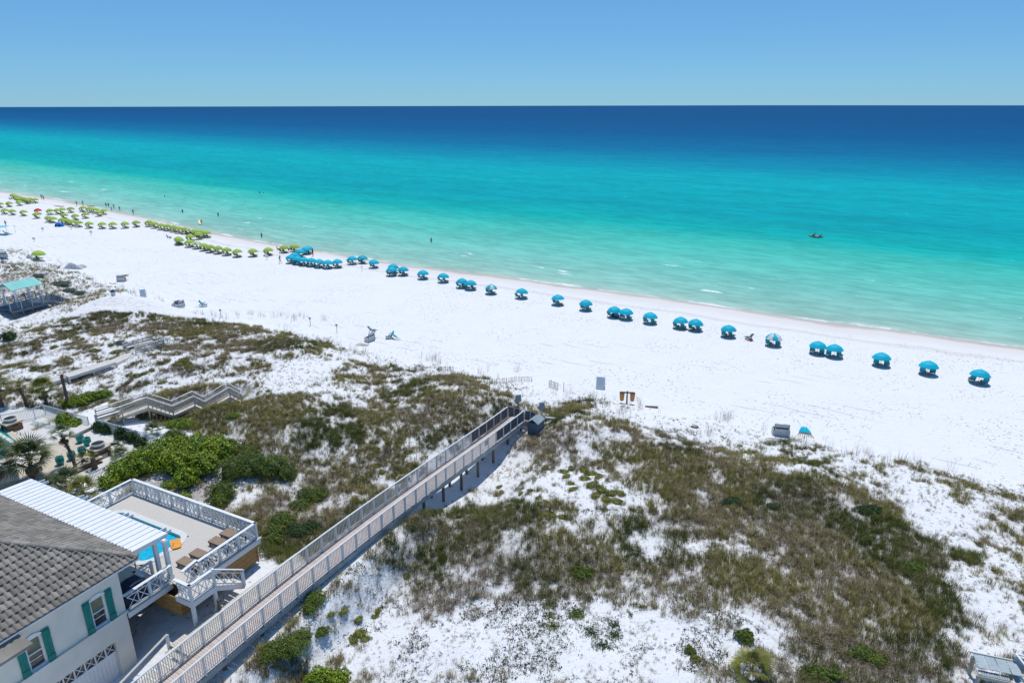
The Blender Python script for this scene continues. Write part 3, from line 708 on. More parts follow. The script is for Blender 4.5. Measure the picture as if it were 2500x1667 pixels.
#@@PART3
# ------------------------------------------------------------------ main boardwalk
BF = Matrix(((BU[0], BR[0], 0, B0[0]), (BU[1], BR[1], 0, B0[1]), (0, 0, 1, 0), (0, 0, 0, 1)))     # (s, r, z) -> world
bw = empty('beach_boardwalk', (B0[0], B0[1], 2.8), 'long grey railed boardwalk with beige planks crossing the dunes to the beach', 'boardwalk')
PITCHP = 0.148; S0, S1 = -6.0, 33.2
pl_mesh = MB().box((0, 0, 0), (0.136, 1.72, 0.038)).mesh('plank', M['bwdeck'])
s = S0
while s < S1:
    z = float(bdeck(s)); sl = math.atan(float(bdeck(s + .1) - bdeck(s - .1)) / .2)
    Mx = Matrix.Translation((B0[0] + BU[0] * s - .8 * BR[0], B0[1] + BU[1] * s - .8 * BR[1], z - .019)) @ Matrix.Rotation(BTH, 4, 'Z') @ Matrix.Rotation(-sl, 4, 'Y') @ Matrix.Rotation(random.gauss(0, .004), 4, 'Z')
    place('plank', pl_mesh, Mx, bw); s += PITCHP
post_mesh = MB().box((0, 0, .42), (0.085, 0.085, 1.30)).mesh('post', M['bwrail'])
KP = list(range(-5, 28)); SP = 1.216
for r in (0.03, -1.63):
    top = MB(BF); bot = MB(BF); pick = MB(BF)
    dark0 = 28.0 if r > -1 else 26.8
    for k in KP:
        s = k * SP; z = float(bdeck(s))
        place('post', post_mesh, Matrix.Translation((B0[0] + BU[0] * s + r * BR[0], B0[1] + BU[1] * s + r * BR[1], z)) @ Matrix.Rotation(BTH, 4, 'Z'), bw)
        if k == KP[-1]: break
        s2 = s + SP; z2 = float(bdeck(s2))
        top.bar((s - .02, r, z + 1.07), (s2 + .02, r, z2 + 1.07), .10, .05)
        bot.bar((s, r, z + .14), (s2, r, z2 + .14), .04, .06)
        if s >= dark0 - .1:
            nb = 4
            pn = MB(BF)
            for q in range(nb):
                a0 = s + .06 + (SP - .12) * q / nb; a1 = s + .06 + (SP - .12) * (q + 1) / nb - .012; za = float(bdeck((a0 + a1) / 2))
                pn.box(((a0 + a1) / 2, r + .003 * (q % 2), za + .60), (a1 - a0, .025, .86))
            pn.build('privacy_panel', M['bwdark'], bw)
        else:
            for q in range(1, 10):
                a0 = s + SP * q / 10; za = float(bdeck(a0)); pick.box((a0, r, za + .60), (.034, .022, .92))
    top.build('top_rail', M['bwrail'], bw); bot.build('bottom_rail', M['bwrail'], bw)
    tag(pick.build('pickets', M['bwrail'], bw), kind='stuff')
for r in (0.09, -1.69):
    st = MB(BF); s = S0
    while s < S1 - .5:
        s2 = min(s + 1.5, S1); st.bar((s, r, float(bdeck(s)) - .20), (s2 + .02, r, float(bdeck(s2)) - .20), .05, .30); s = s2
    st.build('side_stringer', M['bwside'], bw)
for k in range(-5, 28, 2):
    s = k * SP
    for r in (-.25, -1.35):
        zt = float(bdeck(s)) - .06; zb = gz(B0[0] + BU[0] * s + r * BR[0], B0[1] + BU[1] * s + r * BR[1]) - .3
        if zt - zb > .5: MB(BF).tube([(s, r, zb), (s, r, zt)], .11, 8).build('piling', M['piling'], bw)
# seaward stair flight with dark boarded rails
zt = float(bdeck(33.0))
gend = gz(B0[0] + BU[0] * 35.2 - .8 * BR[0], B0[1] + BU[1] * 35.2 - .8 * BR[1])
drop = max(zt - gend, .9); nst = 8
for k in range(nst):
    s = 33.25 + k * .25; MB(BF).box((s + .1, -.8, zt - drop * (k + .8) / nst), (.27, 1.66, .04)).build('stair_tread', M['bwdeck'], bw)
for r in (0.03, -1.63):
    e = 35.15
    MB(BF).bar((33.0, r, zt + 1.07), (e, r, zt - drop + 1.07), .10, .05).build('stair_rail', M['bwrail'], bw)
    MB(BF).bar((33.0, r, zt - .12), (e, r, zt - drop - .12), .05, .26).build('stair_stringer', M['bwside'], bw)
    sp_ = MB(BF)
    for q in range(9):
        a0 = 33.08 + q * .235; za = zt - drop * (a0 - 33.0) / (e - 33.0); sp_.box((a0 + .11, r, za + .52), (.215, .025, .9))
    sp_.build('privacy_panel', M['bwdark'], bw)
    for a0 in (34.0, 35.1):
        za = zt - drop * (a0 - 33.0) / (e - 33.0); MB(BF).box((a0, r, za + .35), (.085, .085, 1.4)).build('post', M['bwrail'], bw)
MB(BF).box((26.4, .075, float(bdeck(26.4)) + .72), (.5, .012, .42)).build('rail_sign', M['signgrey'], bw)

for px, py, lb in ((1265, 1016, 'grey sign panel on a post left of the boardwalk stair foot'), (1308, 1026, 'grey sign panel on a post behind the blue storage bin')):
    p = BF @ Vector((35.6, -2.0 if px < 1300 else .45, 0)); p.z = gz(p.x, p.y)
    e = empty('sign_post', p, lb, 'sign')
    MB().box((p.x, p.y, p.z + .75), (.07, .07, 1.7)).build('post', M['bwside'], e)
    MB().box((p.x - .02, p.y - .05, p.z + 1.62), (.52, .03, .72), BTH - .9).build('sign_panel', M['signgrey'], e)
# storage bin beside the stair head
p = BF @ Vector((33.2, 1.05, 0)); p.z = gz(p.x, p.y)
e = empty('storage_bin', p, 'dark blue slant-roofed storage bin beside the end of the boardwalk', 'bin')
xf = Matrix.Translation(p) @ Matrix.Rotation(BTH, 4, 'Z')
MB(xf).box((0, 0, .35), (1.3, 1.0, 1.6)).build('body', M['bluewood'], e)
for sg in (-1, 1):
    MB(xf).poly([(-.70, 0, 1.50), (.70, 0, 1.50), (.70, sg * .56, 1.14), (-.70, sg * .56, 1.14), (-.70, 0, 1.44), (.70, 0, 1.44), (.70, sg * .56, 1.08), (-.70, sg * .56, 1.08)],
                [(0, 1, 2, 3), (7, 6, 5, 4), (0, 4, 5, 1), (1, 5, 6, 2), (2, 6, 7, 3), (3, 7, 4, 0)]).build('roof_slab', M['bwside'], e)
MB(xf).box((.1, -.62, .1), (1.4, .12, .5)).build('base_board', M['bwside'], e)
p = G(1345, 1030); e = empty('low_bench', p, 'low grey wooden bench on sand beyond the blue storage bin', 'bench')
xf = Matrix.Translation(p) @ Matrix.Rotation(-.25, 4, 'Z')
MB(xf).box((0, 0, .42), (1.1, .3, .05)).build('seat', M['silverwood'], e)
for sx in (-.45, .45): MB(xf).box((sx, 0, .18), (.07, .26, .42)).build('leg', M['piling'], e)

# ------------------------------------------------------------------ beach house
ZE = 7.85; TP = math.tan(R(28)); TU, TV = 1.0, .35
hs = empty('beach_house', (HO[0], HO[1], 1.2), 'cream stucco house with grey tile roof and teal shutters', 'house')
WIN = [(-1.26, .74), (-4.33, .74), (-7.40, .74)]
Z0W, Z1W = 5.06, 6.80
def wallpiece(u0, u1, z0, z1, mb): mb.box(((u0 + u1) / 2, -.15, (z0 + z1) / 2), (u1 - u0, .30, z1 - z0))
w = MB(HF); cuts = sorted([(c - d / 2, c + d / 2) for c, d in WIN]); ul = -14.0
for a, b in cuts:
    wallpiece(ul, a, 5.0, ZE + .05, w); wallpiece(a, b, 5.0, Z0W, w); wallpiece(a, b, Z1W, ZE + .05, w); ul = b
wallpiece(ul, 0, 5.0, ZE + .05, w)
wallpiece(-14, -5.2, .3, 5.0, w); wallpiece(-.85, 0, .3, 5.0, w); wallpiece(-5.2, -.85, 3.72, 5.0, w)
w.box((-.15, -7.3, 4.2), (.30, 14.0, 7.4)); w.box((-14, -7, 4.2), (.3, 14, 7.4))
w.box((-7, -.9, 3.0), (13.6, .1, 5.0))
w.build('wall', M['cream'], hs)
bc = MB(HF); bc.box((-7, .03, 4.98), (14.1, .09, .14)); bc.box((-7, .05, 5.03), (14.14, .13, .05)); bc.build('belt_course', M['cream'], hs)
for c, d in WIN:
    wn_ = MB(HF)
    for sx in (-1, 1): wn_.box((c + sx * (d / 2 - .035), -.09, (Z0W + Z1W) / 2), (.07, .10, Z1W - Z0W))
    wn_.box((c, -.09, Z1W - .04), (d - .14, .10, .08)); wn_.box((c, -.09, Z0W + .05), (d - .14, .10, .10)); wn_.box((c, -.085, (Z0W + Z1W) / 2 + .02), (d - .14, .11, .055))
    wo = wn_.build('window', M['white'], hs)
    MB(HF).box((c, -.14, (Z0W + Z1W) / 2 - .42), (d - .14, .02, .80)).build('lower_pane', M['glass'], wo)
    MB(HF).box((c, -.125, (Z0W + Z1W) / 2 + .44), (d - .14, .02, .80)).build('upper_pane', M['blind'], wo)
    MB(HF).box((c, -.125, Z0W + .50), (d - .16, .03, .04)).build('muntin', M['white'], wo)
    MB(HF).box((c, .05, Z0W - .02), (d + .1, .18, .08)).build('sill', M['white'], wo)
    arch = MB(HF); n = 10; vs = []
    for i in range(n + 1):
        x_ = c - d / 2 - .04 + (d + .08) * i / n; z_ = Z1W + .03 + .17 * (1 - ((x_ - c) / (d / 2 + .04)) ** 2)
        vs += [(x_, .06, z_), (x_, .06, Z1W - .03), (x_, -.02, z_), (x_, -.02, Z1W - .03)]
    fs = []
    for i in range(n):
        q = 4 * i; fs += [(q, q + 1, q + 5, q + 4), (q + 2, q, q + 4, q + 6), (q + 1, q + 3, q + 7, q + 5)]
    arch.poly(vs, fs).build('arched_header', M['white'], wo)
    for sx in (-1, 1):
        cx = c + sx * (d / 2 + .20); sh = MB(HF)
        for q in (-.088, .088): sh.box((cx + q, .035, (Z0W + Z1W) / 2 + .02), (.168, .035, Z1W - Z0W + .16))
        so = sh.build('shutter', M['teal_wood'], hs)
        for zb in (Z0W + .18, Z1W - .16): MB(HF).box((cx, .068, zb), (.345, .028, .30)).build('batten', M['teal_wood'], so)
        MB(HF).bar((cx, .07, Z0W + .50), (cx + .06, .075, Z0W + .44), .012, .012).build('shutter_dog', M['wire'], so)
# garage door with a crossed transom
gd = MB(HF)
for q in range(22): gd.box((-5.1 + q * .2 + .09, -.22, 1.6), (.19, .04, 2.7))
go_ = gd.build('garage_door', M['white'], hs)
tr = MB(HF); tr.box((-3.02, -.20, 3.02), (4.3, .07, .08)); tr.box((-3.02, -.20, 3.66), (4.3, .07, .08))
for q in range(8):
    a0 = -5.12 + q * .535
    tr.box((a0 + .02, -.20, 3.34), (.06, .07, .58)); tr.bar((a0 + .06, -.20, 3.08), (a0 + .5, -.20, 3.60), .03, .035, up=(HV[0], HV[1], 0)); tr.bar((a0 + .06, -.19, 3.60), (a0 + .5, -.19, 3.08), .03, .035, up=(HV[0], HV[1], 0))
tr.build('transom_lattice', M['white'], go_)
MB(HF).box((-3.02, -.26, 3.34), (4.3, .02, .62)).build('transom_pane', M['glass'], go_)
# roof planes
KR = 6.6
rf = MB(HF)
def RZ(k): return ZE - .06 + k * TP
rf.poly([(TU, TV, RZ(0)), (-16, TV, RZ(0)), (-16, TV - KR, RZ(KR)), (TU - KR, TV - KR, RZ(KR)), (TU, TV, RZ(0) - .10), (-16, TV, RZ(0) - .10)], [(0, 3, 2, 1), (0, 1, 5, 4)])
rf.poly([(TU, TV, RZ(0)), (TU, -16, RZ(0)), (TU - KR, -16, RZ(KR)), (TU - KR, TV - KR, RZ(KR)), (TU, TV, RZ(0) - .10), (TU, -16, RZ(0) - .10)], [(0, 1, 2, 3), (0, 4, 5, 1)])
rf.poly([(TU, TV, RZ(0) - .10), (-16, TV, RZ(0) - .10), (-16, -.05, RZ(0) - .12), (-.05, -.05, RZ(0) - .12), (-.05, -16, RZ(0) - .12), (TU, -16, RZ(0) - .10)], [(0, 1, 2, 3), (0, 3, 4, 5)])
roof = rf.build('roof', M['tile_stuff'], hs)
TW, TL = .285, .405
def tile_shape(mb, f):
    """one barrel tile; f maps (across, up-slope, out) to frame coordinates"""
    prof = [(-.5, .012), (-.36, .016), (-.22, .062), (-.04, .085), (.14, .062), (.28, .016), (.5, .012)]
    vs = [f(a * TW, 0, h + .05) for a, h in prof] + [f(a * TW, TL * 1.08, h) for a, h in prof] + [f(a * TW, 0, h - .01) for a, h in prof]
    n = len(prof); fs = [(i, i + 1, n + i + 1, n + i) for i in range(n - 1)] + [(2 * n + i, 2 * n + i + 1, i + 1, i) for i in range(n - 1)]
    mb.poly(vs, fs)
cs_, sn_ = math.cos(R(28)), math.sin(R(28))
tl = MB(); tile_shape(tl, lambda a, b, c: (a, -b * cs_ - c * sn_ * -1, b * sn_ + c * cs_))
tile_mesh = tl.mesh('roof_tile', M['tile'])
HR = Matrix(((HU[0], HV[0], 0, 0), (HU[1], HV[1], 0, 0), (0, 0, 1, 0), (0, 0, 0, 1)))
ntile = 0; rest = MB(HF); nr = int(KR / cs_ / TL)
for row in range(nr):
    b0 = row * TL; k = b0 * cs_
    ncol = int((TU - k - .12 + 9) / TW)
    for ccol in range(ncol):
        u = TU - k - .18 - ccol * TW
        if u > -5.9 - .25 * row * 0 and ntile < 300 and row < 14:
            place('roof_tile', tile_mesh, Matrix.Translation(HF @ Vector((u, TV + .05 - k, ZE + b0 * sn_ - .03))) @ HR, roof); ntile += 1
        else:
            tile_shape(rest, lambda a, b, c, u=u, b0=b0: (u + a, TV + .05 - (b0 + b) * cs_ + c * sn_, ZE - .03 + (b0 + b) * sn_ + c * cs_))
for row in range(nr):
    b0 = row * TL; k = b0 * cs_
    for ccol in range(int((15.5 - k) / TW)):
        v = TV - k - .18 - ccol * TW
        tile_shape(rest, lambda a, b, c, v=v, b0=b0: (TU + .05 - (b0 + b) * cs_ + c * sn_, v + a, ZE - .03 + (b0 + b) * sn_ + c * cs_))
tag(rest.build('roof_tiles', M['tile_stuff'], roof), kind='stuff')
# hip cap tiles
hl = Vector((-1, -1, TP)); L_ = hl.length; hd = hl / L_
for q in range(17):
    a = Vector((TU, TV, ZE + .07)) + hd * (q * .40 - .02); b = a + hd * .43
    cp_ = MB(HF); sidev = Vector((-1, 1, 0)).normalized(); up_ = Vector((0, 0, 1)); vs = []
    for p_, lift in ((a, .03), (b, .0)):
        for dx_, dz_ in ((-.15, -.06), (-.12, .02), (-.05, .065), (.05, .065), (.12, .02), (.15, -.06)): vs.append(p_ + sidev * dx_ + up_ * (dz_ + lift))
    cp_.poly(vs, [(i, i + 1, 7 + i, 6 + i) for i in range(5)] + [(5, 4, 3, 2, 1, 0), (6, 7, 8, 9, 10, 11)]).build('hip_tile', M['tile'], roof)
# corner of the lower front wing roof
lw = MB(HF); lw.poly([(-4.9, .30, 7.62), (-9, .30, 7.62), (-9, 1.05, 7.30), (-4.75, 1.05, 7.30), (-4.9, .30, 7.48), (-9, .30, 7.48), (-9, 1.05, 7.16), (-4.75, 1.05, 7.16)],
       [(0, 3, 2, 1), (4, 5, 6, 7), (0, 4, 7, 3), (3, 7, 6, 2), (0, 1, 5, 4)]).build('wing_eave', M['tile_stuff'], roof)
MB(HF).box((-6.95, .62, 7.12), (4.1, .7, .07)).build('wing_soffit', M['white'], roof)
gt = MB(HF); gt.box((-7.5, TV + .03, ZE - .13), (17.0, .03, .10)); gt.build('eave_board', M['white'], hs)

# ------------------------------------------------------------------ rails with crossed lattice
def xrail(parent, p0, p1, zf, bays, h=1.0, nx=3, zf2=None, m=None, ends=(1, 1)):
    m = m or M['white']; p0 = Vector(p0); p1 = Vector(p1); zf2 = zf if zf2 is None else zf2
    d2 = (p1 - p0); Ln = d2.length; d2.normalize(); upn = Vector((-d2.y, d2.x))
    def P(t, z): q = p0 + d2 * t; return (q.x, q.y, z + zf + (zf2 - zf) * t / Ln)
    nrm = HF.to_3x3() @ Vector((upn.x, upn.y, 0))
    for k in range(bays + 1):
        if (k == 0 and not ends[0]) or (k == bays and not ends[1]): continue
        t = Ln * k / bays; q = P(t, 0); MB(HF).box((q[0], q[1], q[2] + h / 2 - .06), (.13, .13, h + .02), math.atan2(d2.y, d2.x)).build('rail_post', m, parent)
    cap = MB(HF); cap.bar(P(-.08, h + .02), P(Ln + .08, h + .02), .19, .05); cap.build('cap_rail', m, parent)
    for k in range(bays):
        a, b = Ln * k / bays + .065, Ln * (k + 1) / bays - .065; lt = MB(HF)
        lt.bar(P(a, h - .19), P(b, h - .19), .05, .05); lt.bar(P(a, .10), P(b, .10), .05, .06)
        for q in range(1, 4): t = a + (b - a) * q / 4; lt.bar(P(t, h - .17), P(t, h - .005), .035, .035, up=(1, 0, 0))
        for q in range(nx):
            t0, t1 = a + (b - a) * q / nx, a + (b - a) * (q + 1) / nx
            lt.bar(P(t0 + .02, .14), P(t1 - .02, h - .22), .03, .04, up=nrm); lt.bar(P(t0 + .02, h - .22), P(t1 - .02, .14), .036, .04, up=nrm)
            if q: lt.bar(P(t0, .13), P(t0, h - .21), .035, .04, up=(1, 0, 0))
        lt.build('lattice_panel', m, parent)

ZD = 5.0
pd_ = empty('pool_deck', (*(HF @ Vector((5, -4, 0))).xy, 3.5), 'raised beige pool deck with white crossed railings and cedar skirt', 'deck')
PU0, PU1, PV0, PV1 = 2.65, 6.15, -9.45, -2.35            # pool coping outline
board_cache = {}
def board(u, v0, v1, parent):
    L0 = round(v1 - v0, 2)
    if L0 not in board_cache: board_cache[L0] = MB().box((0, 0, 0), (.136, L0, .03)).mesh('deck_board', M['deck'])
    place('deck_board', board_cache[L0], Matrix.Translation(HF @ Vector((u, (v0 + v1) / 2, ZD - .015))) @ Matrix.Rotation(HA, 4, 'Z'), parent)
u = 2.68
while u < 7.85:
    if PU0 + .15 < u < PU1 - .15:
        board(u, -10.3, PV0 + .3, pd_); board(u, PV1 - .3, 1.22, pd_)
    else: board(u, -10.3, 1.22, pd_)
    u += .142
fa = MB(HF); fa.box((5.25, 1.25, ZD - .22), (5.3, .05, .40)); fa.build('fascia', M['white'], pd_)
fa = MB(HF); fa.box((7.89, -4.5, ZD - .22), (.05, 11.6, .40)); fa.build('fascia', M['white'], pd_)
MB(HF).box((5.3, -10.34, ZD - .22), (5.2, .05, .40)).build('fascia', M['white'], pd_)
MB(HF).box((5.3, 1.31, ZD - .02), (5.36, .12, .04)).build('edge_board', M['deck'], pd_)
MB(HF).box((5.25, -.6, ZD - .60), (5.0, 3.0, 1.0)).build('substructure', M['piling'], pd_)
sk = MB().box((0, 0, 0), (1, 1, 1))
for q in range(8):
    z = ZD - .45 - q * .145
    MB(HF).box((4.95, 1.12, z - .07), (5.5, .03, .135)).build('skirt_board', M['cedar'], pd_)
    MB(HF).box((2.22, -.5, z - .07), (.03, 3.2, .135)).build('skirt_board', M['cedar'], pd_)
    if q < 7: MB(HF).box((7.70, -4.5, z - .07), (.03, 11.2, .135)).build('skirt_board', M['cedar'], pd_)
for u_ in (2.24, 4.9, 7.68): MB(HF).box((u_, 1.15, ZD - 1.05), (.09, .05, 1.25)).build('skirt_batten', M['cedar'], pd_)
xrail(pd_, (7.80, -10.25), (7.80, 1.15), ZD, 9)
xrail(pd_, (2.7, -10.25), (7.80, -10.25), ZD, 3, ends=(1, 0))
xrail(pd_, (3.75, 1.15), (7.80, 1.15), ZD, 3, ends=(1, 0))
xrail(pd_, (2.72, 1.12), (3.66, .98), ZD, 1, nx=2, ends=(0, 0))
MB(HF).box((3.70, 1.17, ZD + .62), (.05, .05, .22)).build('gate_latch', M['wire'], pd_)
# stair landing and flight
for q in range(11): MB(HF).box((2.08 + q * .142, 1.87, ZD - .02), (.136, 1.26, .03)).build('deck_board', M['deck'], pd_)
MB(HF).box((2.78, 2.50, ZD - .20), (1.6, .05, .34)).build('fascia', M['white'], pd_); MB(HF).box((2.0, 1.87, ZD - .20), (.05, 1.3, .34)).build('fascia', M['white'], pd_)
xrail(pd_, (2.05, 1.35), (2.05, 2.45), ZD, 1, nx=3, ends=(0, 0)); xrail(pd_, (2.05, 2.45), (3.55, 2.45), ZD, 1, nx=3)
xrail(pd_, (3.55, 2.45), (5.40, 2.45), ZD, 1, nx=3, zf2=ZD - 1.28, ends=(0, 1))
for lu, lv in ((2.08, 2.42), (3.5, 2.42)): MB(HF).box((lu, lv, 3.4), (.17, .17, 2.9)).build('leg', M['white'], pd_)
for q in range(7):
    MB(HF).box((3.72 + q * .265, 1.85, ZD - .17 * (q + 1) - .02), (.27, 1.15, .035)).build('stair_tread', M['whitewood'], pd_)
for v_ in (1.28, 2.45): MB(HF).bar((3.55, v_, ZD - .22), (5.45, v_, ZD - 1.42), .05, .28).build('stair_stringer', M['white'], pd_)

# swimming pool
def rrect(u0, u1, v0, v1, r, n=6):
    out = []
    for cx, cy, a0 in ((u1 - r, v1 - r, 0), (u0 + r, v1 - r, 90), (u0 + r, v0 + r, 180), (u1 - r, v0 + r, 270)):
        for i in range(n + 1): a = R(a0 + 90 * i / n); out.append((cx + r * math.cos(a), cy + r * math.sin(a)))
    return out
po = empty('swimming_pool', (*(HF @ Vector((4.4, -6, 0))).xy, ZD - .3), 'bright blue plunge pool with pale rounded coping in the deck', 'pool')
oo = rrect(PU0, PU1, PV0, PV1, 1.0); inn = rrect(PU0 + .36, PU1 - .36, PV0 + .36, PV1 - .36, .64); n = len(oo)
cpm = MB(HF); vs = [(a, b, ZD + .035) for a, b in oo] + [(a, b, ZD + .035) for a, b in inn] + [(a, b, ZD - .2) for a, b in oo] + [(a, b, ZD - 1.2) for a, b in inn]
fs = []
for i in range(n):
    j = (i + 1) % n; fs += [(i, j, n + j, n + i), (2 * n + i, 2 * n + j, j, i), (n + i, n + j, 3 * n + j, 3 * n + i)]
cpm.poly(vs, fs).build('coping', M['coping'], po)
def pool_mat(name, c1, c2):
    m = mat(name, c1, 0.08, 0.1, 5.0, 0.5, bump=0.35, bscale=3.5, col2=c2, detail=5); return m
M['poolwater'] = pool_mat('pool_water', (0.0, 0.36, 0.56), (0.03, 0.50, 0.68)); M['poolteal'] = pool_mat('teal_pool_water', (0.0, 0.20, 0.17), (0.01, 0.27, 0.24))
MB(HF).poly([(a, b, ZD - .16) for a, b in inn], [tuple(range(n))]).build('water', M['poolwater'], po)
# bodyboard on the coping
c = HF @ Vector((5.05, -2.60, ZD)); e = empty('bodyboard', c + Vector((0, 0, .04)), 'orange foam bodyboard lying on the pool edge', 'bodyboard')
bb = MB(HF); lp = [(-.28, -.5), (.28, -.5), (.30, .2), (.22, .48), (0, .52), (-.22, .48), (-.30, .2)]
ca, sa = math.cos(.55), math.sin(.55)
bb.prism([(5.05 + a * ca - b * sa, -2.62 + a * sa + b * ca) for a, b in lp], ZD + .045, ZD + .10); bb.build('board', M['orange'], e)
bs_ = MB(HF); bs_.bar((5.0, -2.75, ZD + .105), (4.75, -2.5, ZD + .105), .03, .01); bs_.build('leash', M['wire'], e)
# four sun loungers
def lounger(u, v, lb):
    e = empty('sun_lounger', HF @ Vector((u, v, ZD)), lb, 'sun lounger', 'brown loungers on the pool deck')
    fr = MB(HF)
    for sy in (-.28, .28): fr.box((u, v, ZD + .2), (.01, .01, .01)); fr.bar((u + sy, v - .95, ZD + .24), (u + sy, v + .75, ZD + .24), .05, .09)
    fr.build('side_rail', M['lounge_dark'], e)
    for q in range(8): MB(HF).box((u, v - .90 + q * .13, ZD + .30), (.62, .12, .03)).build('seat_slat', M['lounge'], e)
    bk = MB(HF)
    for q in range(5): bk.bar((u - .24 + q * .12, v + .14, ZD + .30), (u - .24 + q * .12, v + .72, ZD + .92 - .014 * (q - 2) ** 2), .112, .03, up=(HU[0], HU[1], 0))
    bk.build('backrest', M['lounge_dark'], e)
    for a_ in (-.26, .26):
        for b_ in (-.85, .65): MB(HF).box((u + a_, v + b_, ZD + .10), (.06, .06, .2)).build('leg', M['lounge_dark'], e)
for (u_, v_, lb) in ((7.05, .10, 'brown slatted lounger by the corner of the pool deck'), (6.20, .12, 'brown slatted lounger second from the deck corner'),
                     (4.85, .12, 'brown slatted lounger third from the deck corner'), (4.0, .10, 'brown slatted lounger beside the white gate')):
    lounger(u_, v_, lb)

# porch with the white metal roof
pc = empty('covered_porch', (*(HF @ Vector((1.5, -6, 0))).xy, 4.6), 'house porch under a white standing seam metal roof', 'porch')
for q in range(19):
    board(.07 + q * .142, -13.5, .08, pc)
MB(HF).box((1.33, .13, ZD - .20), (2.66, .06, .38)).build('fascia', M['white'], pc)
MB(HF).box((1.33, .19, ZD - .02), (2.66, .1, .04)).build('edge_board', M['deck'], pc)
def PR(u): return 7.80 - .065 * u
np_ = 27; va, vb = -13.3, -.42; pw = (vb - va) / np_
for q in range(np_):
    v0 = va + q * pw; pn = MB(HF)
    pn.poly([(.45, v0, PR(.45)), (3.30, v0, PR(3.30)), (3.30, v0 + pw - .012, PR(3.30)), (.45, v0 + pw - .012, PR(.45)),
             (.45, v0, PR(.45) - .05), (3.30, v0, PR(3.30) - .05), (3.30, v0 + pw - .012, PR(3.30) - .05), (.45, v0 + pw - .012, PR(.45) - .05)],
            [(0, 1, 2, 3), (7, 6, 5, 4), (0, 4, 5, 1), (1, 5, 6, 2), (2, 6, 7, 3), (3, 7, 4, 0)])
    pn.bar((.45, v0 + pw - .018, PR(.45) + .015), (3.30, v0 + pw - .018, PR(3.30) + .015), .024, .06)
    pn.build('roof_panel', M['white_metal'], pc)
for v_ in (va + .05, vb - .05): MB(HF).bar((.6, v_, PR(.6) - .14), (3.25, v_, PR(3.25) - .14), .06, .16).build('end_rafter', M['white'], pc)
MB(HF).box((3.0, (va + vb) / 2, PR(3) - .24), (.16, vb - va, .24)).build('beam', M['white'], pc)
for v_ in (-.75, -1.15, -4.0, -4.4, -8.2, -8.6, -12.2, -12.6):
    MB(HF).bar((2.6, v_, PR(2.6) - .11), (3.72, v_, PR(3.72) - .11), .05, .14).build('rafter_tail', M['white'], pc)
for u_, v_ in ((2.86, -.22), (2.60, -.72), (2.86, -4.2), (2.86, -8.4), (2.86, -12.4)):
    cl = MB(HF); cl.box((u_, v_, ZD + 1.26), (.20, .20, 2.5)); cl.box((u_, v_, ZD + .12), (.27, .27, .24)); cl.box((u_, v_, ZD + 2.40), (.26, .26, .10)); cl.build('column', M['white'], pc)
xrail(pc, (.06, .10), (2.70, .10), ZD, 2, nx=2, ends=(0, 0))
xrail(pc, (1.45, -1.15), (2.45, -1.15), ZD, 1, nx=2); xrail(pc, (1.45, -1.15), (1.45, -.5), ZD, 1, nx=1, ends=(0, 1))
MB(HF).box((.9, -2.6, ZD + .55), (.9, .06, 1.1)).build('lattice_screen', M['white'], pc)
MB(HF).box((.9, -2.55, ZD + .55), (.7, .05, .8)).build('screen_inset', M['silverwood'], pc)
MB(HF).tube([(2.15, -2.1, ZD), (2.15, -2.1, ZD + 2.2)], .04, 8).build('wooden_pole', M['pole'], pc)
# covered grill
c = HF @ Vector((.85, -.48, ZD)); e = empty('grill_cover', c, 'covered grill under a navy cloth on the porch', 'grill')
gc = MB(HF); lp = []
prof = [(-.72, 0), (-.74, .55), (-.66, .92), (-.42, 1.10), (.0, 1.16), (.42, 1.10), (.66, .92), (.74, .55), (.72, 0)]
vs = [(.85 + a, -.86, ZD + z) for a, z in prof] + [(.85 + a, -.12, ZD + z * .97) for a, z in prof]
n = len(prof); gc.poly(vs, [(i, i + 1, n + i + 1, n + i) for i in range(n - 1)] + [tuple(range(n - 1, -1, -1)), tuple(range(n, 2 * n))]); gc.build('cover', M['navy'], e)
gf = MB(HF)
for q in (-.4, .1, .45): gf.bar((.85 + q, -.115, ZD + .1), (.85 + q * .9, -.112, ZD + .9), .03, .02)
gf.build('cloth_fold', M['navy'], e)

# plank path beside the boardwalk, its steps and handrail
sw = empty('side_walkway', BF @ Vector((3, -2.8, 3.3)), 'beige plank path and steps between the boardwalk and the house', 'walkway')
swm = MB().box((0, 0, 0), (.136, 1.5, .035)).mesh('path_plank', M['greywood'])
s = .6
while s < 9.2:
    q = BF @ Vector((s, -2.75, 0)); z = max(3.38, gz(q.x, q.y) + .05)
    place('path_plank', swm, Matrix.Translation((q.x, q.y, 3.60)) @ Matrix.Rotation(BTH, 4, 'Z'), sw); s += .148
MB(BF).box((4.9, -1.98, 3.47), (8.6, .05, .26)).build('path_stringer', M['greywood'], sw); MB(BF).box((4.9, -3.52, 3.45), (8.6, .05, .26)).build('path_stringer', M['greywood'], sw)
for q in range(9):
    MB(BF).box((.35 - q * .34, -2.75 - .05 * q, 3.60 - .19 * (q + 1)), (.30, 1.35, .045)).build('stair_tread', M['greywood'], sw)
MB(BF).bar((.55, -3.55, 4.25), (-2.6, -4.25, 2.55), .13, .06).build('handrail', M['whitewood'], sw)
MB(BF).box((.52, -3.55, 3.6), (.13, .13, 1.25)).build('rail_post', M['white'], sw); MB(BF).box((-2.5, -4.22, 2.0), (.13, .13, 1.2)).build('rail_post', M['white'], sw)
MB(BF).box((3.6, -3.45, 3.75), (.13, .13, 1.0)).build('wooden_post', M['piling'], sw)
